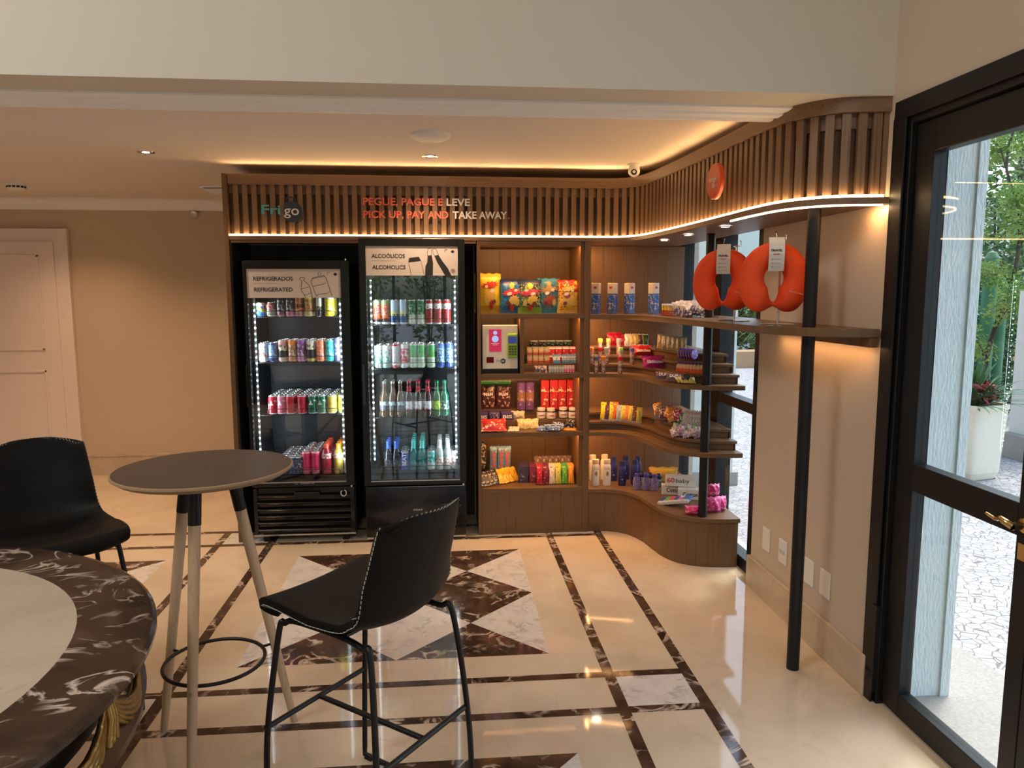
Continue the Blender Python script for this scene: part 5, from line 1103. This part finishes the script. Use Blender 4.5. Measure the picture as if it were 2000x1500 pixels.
for i in range(6):
    x = xa+(xb-xa)*(i+.5)/6; p_ = good(bag_mb(.042, .165, .014, seed=90+i), 'snack_bar', pm('brown_dim_bar', [(0, (.16, .09, .05))], (.4, .3, .2), scale=40, thr=.56), (x, 4.945, T4+.004), f"brown snack bar, {['first','second','third','fourth','fifth','sixth'][i]} along the back row of the clear tray", 'snack bar', 'brown bars behind', (-.12, 0, 0))

# --- corner unit, long shelf: four cartons, tray with sweets
U1 = 1.463
for i, (px, rz) in enumerate(((1164, -.5), (1196, -.75), (1229, .45), (1276, .45))):
    y = 4.88 if i < 3 else 4.78
    p = atY(px, 600, y); q = box_mb(.052, .052, .205); o = good(q, 'cracker_carton', pm('white_blue_carton', [(0, (.10, .16, .35)), (.1, (.04, .12, .42)), (.66, (.62, .56, .48)), (.97, CRM)], (.70, .45, .25), scale=30, thr=.6, blob2=(.35, .5, .7), zr=(.1, .62)), (p.x, y, U1), f"tall blue and cream cracker carton, {['first','second','third','fourth'][i]} from left on the long shelf", 'carton', 'cracker cartons', (0, 0, rz), .003)
    MB().sphere((0, 0, 0), .012, 0, 14, 8, (1, .08, .7)).build('red_emblem', PC('emblem_red', (.5, .05, .03)), o, loc=(0, -.0262, .175))
xa_, ya_ = 1.335, 4.28
tray(1.42, 4.25, U1, .19, .52, .085, 'clear tray of sweets on the long shelf beside the black post', .0)
for i in range(5):
    good(box_mb(.035, .055, .07), 'sweet_box', pm('red_yellow_sweets', [(0, R_), (.45, YL), (.8, W_)], (.6, .3, .1), scale=50), (1.350+.035*(i % 2), 4.45-.06*(i//2)-.02*(i % 2), U1+.003), f"red and yellow sweet box in the clear tray on the long shelf, {['rearmost','rear right','middle left','middle right','foremost'][i]}", 'sweet box', 'red and yellow sweet boxes', (0, 0, -.6), .002)
for i in range(9):
    good(bag_mb(.07, .09, .03, seed=i+100), 'sweet_bag', pm('violet_silver_bag', [(0, (.10, .08, .22)), (.45, (.45, .38, .36))], (.6, .5, .45), scale=35, thr=.53), (1.36+.045*(i % 3), 4.20-.055*(i//3), U1+.012+.012*(i % 2)), f"violet and silver sweet bag heaped in the tray, {['rear left','rear middle','rear right','centre left','centre','centre right','front left','front middle','front right'][i]}", 'sweet bag', 'violet and silver sweet bags', (-.7, .25*(i % 3-1), .5*(i % 2)-.5))

# --- corner unit, second shelf with steps
STZ = {0: 1.076, 1: 1.129, 2: 1.182, 3: 1.235}
def lowcurve(k, dx=.055, dy=.088):
    P = [(x+dx*k, y+dy*k) for x, y in LOW0]; P = [(.938, P[0][1])]+P if k else P; return cat(P)
def tread(px, py, z, k, off=.03):
    "point on tread k of the corner steps in the direction of a pixel, off metres behind its front edge"
    d = atZ(px, py, z); d = Vector((d.x, d.y, 0)).normalized(); C_ = lowcurve(k); best = None
    for a, b in zip(C_[:-1], C_[1:]):
        a, b = Vector((*a, 0)), Vector((*b, 0)); e = b-a; den = d.x*e.y-d.y*e.x
        if abs(den) < 1e-9: continue
        t = (a.x*e.y-a.y*e.x)/den; u = (a.x*d.y-a.y*d.x)/den
        if -1e-6 <= u <= 1+1e-6 and t > 0: best = t if best is None else min(best, t)
    if best is None: return atZ(px, py, z)
    p = d*(best+off); return Vector((p.x, p.y, z))
caps = {'orange': (.75, .20, .04), 'amber': (.80, .42, .08), 'red': R_, 'navy': (.08, .10, .22), 'grey': (.35, .35, .36), 'green': (.35, .55, .15), 'violet': (.15, .12, .35)}
tubes = [(1172, 696, 2, 'amber', 'rear left'), (1188, 695, 2, 'amber', 'rear, second from left'), (1208, 694, 2, 'grey', 'rear, third from left'), (1155, 710, 1, 'orange', 'middle row against the divider'), (1172, 702, 1, 'red', 'middle row behind the orange one'), (1184, 711, 1, 'grey', 'middle row, second'),
         (1212, 704, 1, 'green', 'middle row, with the green cap'), (1234, 711, 1, 'violet', 'rightmost'), (1164, 726, 0, 'navy', 'front row left'), (1178, 726, 0, 'orange', 'front row middle'), (1211, 727, 0, 'red', 'front row right')]
for px, py, st_, cp, ds in tubes:
    p = tread(px, py, STZ[st_], st_, .026); q = MB().lathe([(0, 0), (.013, 0), (.014, .003), (.014, .085)], 16).lathe([(.0165, .085), (.0165, .108), (.014, .112), (0, .112)], 16, mats=[1]*3)
    o = good(q, 'sweet_tube', [pm('tube_'+cp, [(0, (.16, .05, .05)), (.12, (.22, .12, .10)), (.5, (.4, .3, .25))], (.6, .5, .45), scale=60, thr=.55), PC('cap_'+cp, caps[cp])], (p.x, p.y, STZ[st_]), f'slim sweet tube with {cp} cap, {ds}, stepped shelf', 'sweet tube', 'slim sweet tubes')
def sit(px, py, z, w, h, t, mt, lb, rz=0, tilt=.3, seed=1, cat_='sweet bag', name='sweet_bag', group=None):
    k = min(STZ, key=lambda i: abs(STZ[i]-z)); p = tread(px, py, z, k, .028+t/2); return good(bag_mb(w, h, t, seed=seed), name, mt, (p.x, p.y, z), lb, cat_, group, (-tilt, 0, rz))
sit(1200, 677, STZ[3], .105, .095, .04, pm('deep_red_bag', [(0, (.42, .01, .04))], (.7, .5, .4), scale=30, thr=.66), 'deep red round-print sweet bag at the back left of the steps', 0, .2)
sit(1216, 678, STZ[3], .075, .080, .03, pm('deep_red_bag2', [(0, (.35, .01, .03))], (.75, .6, .5), scale=35, thr=.6), 'smaller deep red bag beside the larger one', -.3, .25)
for i, (px, nm, c_) in enumerate(((1226, 'white', W_), (1236, 'gold', (.70, .55, .30)), (1244, 'olive gold', (.5, .42, .15)), (1253, 'brown', (.08, .03, .02)), (1261, 'dark green', (.03, .07, .02)))):
    sit(px, 677, STZ[3], .045, .085, .03, pm(nm+'_cone', [(0, W_), (.2, c_), (.88, c_), (.93, W_)], (.8, .7, .6), scale=35, thr=.64), f'{nm} sweet sachet in the group at the middle back of the steps', 0, .15, seed=i)
o = sit(1256, 696, STZ[2], .145, .078, .045, pm('red_sweets_bag', [(0, R_), (.75, (.65, .04, .05))], (.4, .02, .02), scale=25, thr=.62), 'red sweet bag lettered Skittles on the middle step', .05, .55); ltext('Skittles', .10, .028, WHT, o, -.052, -.027, .018, bold=.035)
o = sit(1279, 716, STZ[1], .155, .085, .05, pm('magenta_sweets_bag', [(0, MAG), (.75, (.45, .02, .20))], (.35, .01, .10), scale=25, thr=.62), 'magenta sweet bag lettered Skittles on the lower step', .1, .55, seed=4); ltext('Skittles', .11, .030, WHT, o, -.057, -.029, .020, bold=.035)
for i in range(6):
    sit(1288+i*9.5, 679+i*.8, STZ[3], .034, .10, .028, pm('gold_truffle', [(0, (.60, .42, .14)), (.35, (.5, .36, .15)), (.75, (.35, .30, .22))], (.75, .6, .35), scale=55, thr=.5), f"gold-wrapped truffle pack, {['first','second','third','fourth','fifth','sixth'][i]} from left on the top step", -.35, .45, seed=i+10, cat_='truffle pack', name='truffle_pack', group='gold truffle packs')
p = tread(1312, 682, STZ[3], 3, .05); tray(p.x, p.y+.01, STZ[3], .22, .12, .04, 'clear low tray under the gold truffle packs', -.35)
for i in range(6):
    px = 1333+i*4.6; p = tread(px, 686, STZ[2], 2, .01); q = MB().lathe([(0, 0), (.030, 0), (.033, .006), (.030, .012), (0, .012)], 20, R=Matrix.Rotation(PI/2, 3, 'X'))
    good(q, 'sweet_disc', pm('violet_disc', [(0, (.18, .07, .35)), (.5, (.25, .14, .6))], (.55, .45, .75), scale=45, thr=.58), (p.x, p.y+.035-.004*i, STZ[2]+.034+.02), f"round violet sweet pack, {['first','second','third','fourth','fifth','sixth'][i]} along the row by the black post", 'sweet pack', 'round violet packs', (0, 0, .55))
_t = tread(1346, 688, STZ[2], 2, .045); good(box_mb(.15, .05, .02), 'display_tray', ACR, (_t.x, _t.y, STZ[2]), 'clear stand under the round violet sweet packs', 'tray', None, (0, 0, -.35))
for i in range(8):
    px, py = 1326+i*6.4, 703+i*1.0; p = tread(px, py, STZ[1], 1, .03); q = MB().lathe([(0, .0), (.013, 0), (.0155, .006), (.0155, .028)], 14).lathe([(.0155, .028), (.0145, .040), (.008, .050), (.008, .054)], 14, mats=[1]*3).lathe([(.0095, .054), (.0095, .068), (0, .069)], 12, mats=[2]*2)
    good(q, 'candy_bottle', [PC('candy_orange', (.85, .14, .03)), PC('candy_peach', (.85, .5, .3)), PC('candy_cap', (.06, .05, .2) if i > 2 else (.12, .06, .12))], (p.x, p.y, STZ[1]), f"tiny orange candy bottle, {i+1} from the left in the row by the black post", 'candy bottle', 'tiny orange candy bottles')
for i in range(4):
    lying(1331+i*7, 730, STZ[0], .045, .05, .02, pm('yellow_sachet', [(0, (.62, .52, .12)), (.5, (.75, .66, .3))], (.15, .15, .05), scale=60, thr=.6), f"yellow sachet, {['first','second','third','last'][i]} in the fan on the front tread", .5-.2*i, .9, seed=i, group='yellow sachets', k=0)
for i, (px, py) in enumerate(((1299, 745), (1320, 752))):
    o = lying(px, py, STZ[0], .115, .052, .035, pm('brown_wafer_pack', [(0, (.14, .06, .10)), (.75, (.30, .12, .05))], (.5, .35, .3), scale=50, thr=.62), f"brown wafer snack pack, {['left','right'][i]} of two at the shelf edge", -.25, .6, seed=i, k=0); ltext('DUPLO', .075, .024, WHT, o, -.038, -.021, .014, bold=.03)
lying(1338, 745, STZ[0], .06, .05, .03, pm('dark_pack', [(0, BK)], (.2, .12, .1), scale=50), 'dark snack pack tucked behind the right brown wafer pack', -.5, .6, seed=3, k=0)

# --- corner unit, third shelf
Z3 = {0: .684, 1: .737, 2: .790}
bars = [('yellow', YL, (.3, .08, .05)), ('dark plum', (.12, .03, .06), (.5, .4, .4)), ('bright yellow', (.85, .7, .05), (.4, .1, .05)), ('red orange', (.80, .14, .03), YL), ('silver blue', (.4, .5, .55), W_), ('cream yellow', (.75, .62, .15), (.2, .1, .05)), ('orange', OR, W_), ('lemon', (.8, .65, .1), (.6, .1, .02)), ('brown', (.18, .05, .03), CRM), ('mustard', (.62, .48, .05), (.3, .2, .05))]
for i, (nm, c_, b2) in enumerate(bars):
    p = tread(1177+i*7.8, 822+i*.6, Z3[1], 1, .03); good(bag_mb(.040, .115+(.012 if i in (0, 2, 3) else -.006), .018, seed=i+5), 'snack_bar', pm(nm+'_upright_bar', [(0, (.5, .5, .5)), (.1, c_)], b2, scale=45, thr=.6), (p.x, p.y, Z3[1]+.003), f'{nm} snack bar standing in the left tray of the third corner shelf', 'snack bar', None, (-.2, .12, vary(-.2, .2)))
p = tread(1211, 826, Z3[1], 1, .035); tray(p.x, p.y+.005, Z3[1], .27, .07, .035, 'clear tray holding ten upright snack bars, third corner shelf', 0)
mixc = [('orange', OR, YL), ('amber', (.75, .4, .08), R_), ('red', R_, W_), ('dark green', (.03, .16, .05), CRM), ('rust', (.6, .15, .04), YL), ('cream', CRM, R_), ('orange brown', (.55, .22, .06), W_), ('plum', (.25, .08, .15), W_)]
for i in range(12):
    nm, c_, b2 = mixc[i % 8]; px, py = 1286+(i % 6)*9, 806+(i % 6)*2.2+(i//6)*6
    p = tread(px, py, Z3[2], 2, .04+.05*(1-i//6)); good(bag_mb(.055, .075, .028, seed=i+31), 'sweet_bag', pm(nm+'_sweets', [(0, c_)], b2, scale=50, thr=.56), (p.x, p.y, Z3[2]+.008+.018*((i+1) % 2)), f"{nm} sweet bag in the mixed heap, {['front' if i//6 else 'back'][0]} row place {i % 6+1} from left", 'sweet bag', None, (-.6, .3*((i % 3)-1), -.4))
for i in range(6):
    p = tread(1337+i*5.5, 820+i*.8, Z3[2], 2, .03); good(bag_mb(.05, .095, .016, seed=i+61), 'snack_bar', pm('silver_bar', [(0, (.4, .4, .4)), (.7, (.5, .42, .4))], (.65, .6, .58), scale=50, thr=.5, rough=.2), (p.x, p.y+.02, Z3[2]+.004), f"silver snack bar, {['first','second','third','fourth','fifth','sixth'][i]} from the left beside the black post", 'snack bar', 'silver snack bars', (-.35, .25, -.7))
p = tread(1325, 818, Z3[2], 2, .10); tray(p.x, p.y, Z3[2], .30, .15, .05, 'clear tray heaped with mixed sweet bags, top step of the third corner shelf', -.45)
for i in range(16):
    nm, c_, b2 = [('green', (.15, .32, .12), (.6, .65, .4)), ('cream green', (.6, .6, .35), (.2, .4, .15)), ('lilac', (.4, .28, .4), W_), ('pale green', (.35, .5, .3), (.1, .3, .1))][i % 4] if i < 9 else [('lilac', (.36, .24, .36), (.6, .5, .5)), ('dusky pink', (.5, .25, .3), W_)][i % 2]
    px, py = 1319+(i % 5)*11, 846+(i % 5)*2+(i//5)*5; p = tread(px, py, Z3[1], 1, .025+.025*(2-i//5))
    good(bag_mb(.045, .055, .025, seed=i+71), 'sweet_bag', pm(nm+'_little', [(0, c_)], b2, scale=60, thr=.54), (p.x, p.y, Z3[1]+.006+.012*(i % 3)), f"little {nm} sweet bag heaped by the post, {['back','middle','front','foremost'][i//5]} row, {['first','second','third','fourth','fifth'][i % 5]} from left", 'sweet bag', None, (-.7, .3*((i % 3)-1), -.5+.3*(i % 2)))

# --- corner unit, base top: toiletries
Z0 = .295
def flask(prof, mats, seg=22, sx=1.0, sy=.62):
    q = MB(); q.lathe(prof[0], seg); q.lathe(prof[1], seg, mats=[1]*(len(prof[1])-1)); q.v = [(x*sx, y*sy, z) for x, y, z in q.v]; return q
for i, (px, py) in enumerate(((1157, 938), (1180, 937), (1163, 948), (1185, 948))):
    p = atZ(px, py, Z0); o = good(flask(([(0, 0), (.025, 0), (.028, .006), (.029, .08), (.027, .135), (.022, .150)], [(.022, .150), (.022, .158), (.024, .160), (.023, .182), (0, .184)]), None), 'shampoo_bottle', [PC('pearl_white', (.80, .72, .60)), PC('pearl_cap', (.72, .55, .38))], (p.x, p.y, Z0), f"white shampoo bottle, {['rear left','rear right','front left','front right'][i]} of four at the cabinet divider", 'toiletry bottle', 'white shampoo bottles')
    if i > 1: MB().sphere((0, 0, 0), .011, 0, 12, 8, (.8, .06, 1.4)).build('gold_crest', PC('crest', (.25, .20, .05)), o, loc=(0, -.0182, .085)); ltext('PANTENE', .036, .008, PC('crest_ink', (.3, .25, .18)), o, -.018, -.0180, .115)
for i, (px, py) in enumerate(((1198, 939), (1215, 948), (1222, 936), (1239, 945), (1245, 938))):
    p = atZ(px, py, Z0); o = good(flask(([(0, 0), (.024, 0), (.027, .006), (.028, .06), (.026, .115), (.020, .138)], [(.020, .138), (.020, .165), (.018, .172), (0, .173)]), None), 'lotion_bottle', [pm('navy_lotion', [(0, (.02, .02, .10)), (.5, (.03, .03, .16))], (.55, .55, .65), scale=45, thr=.67), PC('navy_cap', (.02, .02, .09))], (p.x, p.y, Z0), f"dark navy lotion bottle, {['leftmost','second with a pale oval','behind the second','fourth','behind the fourth'][i]} of five", 'toiletry bottle', 'navy lotion bottles')
for i, px in enumerate((1243, 1261, 1278)):
    p = atZ(px, 956+i*1.0, Z0); good(flask(([(0, 0), (.022, 0), (.025, .006), (.025, .05), (.019, .088)], [(.014, .088), (.014, .108), (.010, .112), (0, .112)]), None), 'small_lotion_bottle', [pm('lilac_lotion', [(0, (.25, .20, .38)), (.85, (.35, .30, .48))], (.12, .08, .25), scale=60, thr=.58), PC('violet_cap', (.10, .06, .35))], (p.x, p.y, Z0), f"small lilac bottle with a violet cap, {['left','middle','right'][i]} of three", 'toiletry bottle', 'small lilac bottles')
for i, px in enumerate((1253, 1269, 1286)):
    p = atZ(px, 946+i*2, Z0); q = MB().lathe([(0, 0), (.018, 0), (.021, .006), (.021, .05), (.020, .055)], 18).sphere((0, 0, .068), .0235, 1, 18, 10); good(q, 'roll_on_deodorant', [pm('dark_rollon', [(0, (.05, .05, .08))], (.4, .4, .35), scale=60), PC('rollon_cap', (.02, .02, .08))], (p.x, p.y, Z0), f"dark roll-on deodorant with a round cap, {['left','middle','right'][i]} of three behind the lilac bottles", 'deodorant', 'dark roll-on deodorants')
p = atZ(1297, 949, Z0); good(bag_mb(.20, .125, .05, seed=2), 'wipes_pack', pm('orange_wipes', [(0, (.80, .42, .04)), (.8, (.85, .5, .08))], (.75, .12, .03), scale=14, thr=.6), (p.x+.0, p.y+.02, Z0), 'orange wipes pack standing behind the roll-on deodorants', 'wipes pack', None, (-.1, 0, -.1))
CT = pm('cotton_box', [(0, (.74, .66, .54))], None); INKR = PC('coral_ink', (.65, .08, .04))
def cotton(px, py, z, w, h, d, t, lb, rz, col=INK, sz=.036):
    p = atZ(px, py, z); o = good(box_mb(w, d, h), 'cotton_box', CT, (p.x, p.y+d/2, z), lb, 'box', 'cotton swab boxes', (0, 0, rz), .002)
    ltext(t, w*.62, sz, col, o, -w*.30, -d/2-.0006, h*.32, bold=.02); return o
cotton(1318, 967, Z0, .155, .062, .06, 'Cotton', 'white box lettered Cotton, left of the lower pair', -.30)
cotton(1350, 976, Z0, .150, .066, .06, 'Cotton', 'white box lettered Cotton nearest to the black post', -.30)
p = atZ(1333, 962, Z0); o = good(box_mb(.19, .06, .066), 'cotton_box', CT, (p.x, p.y+.035, Z0+.066+.002), 'white baby swab box lettered 60 baby on top of the Cotton boxes', 'box', 'cotton swab boxes', (0, 0, -.30), .002)
o.location = (atZ(1330, 950, Z0+.066).x, atZ(1330, 950, Z0+.066).y+.02, Z0+.068)
ltext('60', .05, .042, INKR, o, -.085, -.0306, .024, bold=.03); ltext('baby', .085, .040, INK, o, -.030, -.0306, .024, bold=.0)
for i, (nm, c_) in enumerate((('dark blue', (.05, .08, .25)), ('green', (.12, .42, .06)), ('red', (.75, .06, .12)), ('navy', (.03, .08, .28)), ('pink and white', (.80, .12, .30)), ('blue', (.06, .14, .45)))):
    px, py = 1296+i*10.5, 990-i*1.5; p = atZ(1300+i*9, 985+i*1.5, Z0); q = box_mb(.045, .12, .016)
    o = good(q, 'flat_box', pm('flat_'+nm, [(0, (.6, .58, .55)), (.28, c_), (.7, W_ if i in (4,) else c_)], W_, axis='Y', scale=30, thr=.6), (p.x, p.y+.035, Z0+.004+.007*i), f'{nm} flat box in the overlapping fan at the curve of the base', 'flat box', None, (.05, -.10, -.62), .001)
for i, (px, py, z, w, h, rz) in enumerate(((1356, 1008, Z0, .095, .055, -.15), (1396, 1003, Z0, .10, .095, .05), (1411, 1000, Z0, .07, .090, .2), (1395, 962, Z0+.098, .075, .07, .1))):
    p = atZ(px, py, Z0); mt = pm('pink_pack', [(0, (.70, .04, .20)), (.85, (.80, .15, .35))], (.85, .55, .65), scale=38, thr=.62)
    y_ = p.y+.03
    if i == 3: p = atZ(1396, 1001, Z0); y_ = p.y+.03
    q = bag_mb(w, h, .06, seed=i+3, crimp=.03, puff=1.0); good(q, 'pink_pack', mt, (p.x, y_, z), ['pink toiletry pack left of the black post', 'pink toiletry pack right of the black post', 'pink toiletry pack at the window end', 'pink toiletry pack topmost of the pile by the post'][i], 'toiletry pack', None, (-.02, 0, rz))

# ------------------------------------------------------------------ neck pillows on chrome stands
ORF = plain('orange_jersey', (.80, .070, .008), .75, var=.06, vs=5)
def pillow(x, y, z, rz, label, tl=0):
    o = empty('neck_pillow', (x, y, z), label, 'neck pillow', 'orange neck pillows', rz=rz)
    vs = []; N_, M_ = 56, 18
    for i in range(N_+1):
        t = i/N_; a = -PI/2+.035+(2*PI-.07)*t; k = math.cos(a+PI/2)       # 1 at the bottom gap
        e = math.sin(PI*min(1, t/.115)/2)**.85*math.sin(PI*min(1, (1-t)/.115)/2)**.85
        low = max(0, k)
        R0x = .090+.008*low; R0z = .100+.008*low; r = (.051+.010*max(0, -math.sin(a)))*max(.16, e)
        cx, cz = R0x*math.cos(a), R0z*math.sin(a)
        n_ = Vector((math.cos(a), 0, math.sin(a)))
        for j in range(M_):
            b_ = 2*PI*j/M_; vs.append(Vector((cx, 0, cz))+n_*r*math.cos(b_)+Vector((0, 1, 0))*r*1.12*math.sin(b_))
    fs = [(i*M_+j, (i+1)*M_+j, (i+1)*M_+(j+1) % M_, i*M_+(j+1) % M_) for i in range(N_) for j in range(M_)]
    q = MB(); q.add(vs, fs+[list(range(M_)), list(range(N_*M_, N_*M_+M_))[::-1]], 0, True); q.build('cushion', ORF, o)
    q = MB(); q.tube([(-.03, 0, -.108), (-.01, -.006, -.108), (.01, -.006, -.108), (.03, 0, -.108)], .009, 10); q.sphere((0, -.008, -.108), .009, 0, 12, 8); q.build('clasp', ORF, o)
    card = MB(); W2 = .031; pr = [(-.050, .168), (-.062, .145), (-.070, .10), (-.066, .06), (-.056, .030)]
    card.add([(sx*W2, y_+dy, z_) for dy in (0, .0012) for y_, z_ in pr for sx in (-1, 1)], [(2*i, 2*i+1, 2*i+3, 2*i+2) for i in range(4)]+[(10+2*i+2, 10+2*i+3, 10+2*i+1, 10+2*i) for i in range(4)]+[(2*i, 2*i+2, 2*i+12, 2*i+10) for i in range(4)]+[(2*i+1, 2*i+11, 2*i+13, 2*i+3) for i in range(4)]+[(0, 10, 11, 1), (8, 9, 19, 18)], 0)
    cdo = card.build('hang_card', PC('card_grey', (.62, .58, .55)), o)
    text_mesh('lettering', 'TRAVEL', .012, INK, cdo, (-.024, -.0715, .110), bold=.03, width=.046)
    text_mesh('lettering', 'PILLOW', .007, PC('card_red', (.5, .08, .05)), cdo, (-.014, -.0715, .096), bold=.03, width=.026)
    q = MB()
    for zz in (.078, .062, .046): line_art(q, [(-.008, zz), (.016, zz)], .0016); line_art(q, [(-.019, zz), (-.014, zz)], .005)
    q.build('card_print', PC('grey_ink', (.3, .28, .28)), cdo, loc=(0, -.0705, 0))
    q = MB(); q.tube([(0, -.052, .165), (0, -.035, .185), (0, -.012, .195), (0, -.004, .186)], .0018, 6); q.build('card_hook', CHROME, o)
    ltext('samsonite', .055, .009, PC('faded_ink', (.80, .35, .25)), o, .055, -.066, -.055, rot=(PI/2, .25, 0))
    return o
def pstand(x, y, label, rz):
    s_ = empty('pillow_stand', (x, y, 1.463), label, 'display stand', 'chrome pillow stands', rz=rz)
    MB().lathe([(0, 0), (.075, 0), (.075, .003), (.068, .006), (.006, .007), (0, .007)], 40).build('base', CHROME, s_)
    MB().tube([(0, 0, .005), (0, 0, .36)], .0042, 12).build('rod', CHROME, s_)
    q = MB(); q.tube([(-.012, 0, .36), (.0, 0, .365), (.02, 0, .362), (.02, -.0, .385), (.015, 0, .39)], .0026, 8); q.build('hook', CHROME, s_)
A1 = (1.405, 3.50); A2 = (1.435, 3.085)
pstand(*A1, 'chrome stand behind, holding the left neck pillow', -.3); pstand(*A2, 'chrome stand in front, holding the right neck pillow', -.3)
pa = atY(1413, 548, A1[1]-.06); pillow(pa.x, A1[1]-.06, pa.z+.0, -.42, 'orange neck pillow on the rear chrome stand, left of the two')
pb = atY(1511, 544, A2[1]-.06); pillow(pb.x, A2[1]-.06, pb.z, -.30, 'orange neck pillow on the front chrome stand, right of the two')
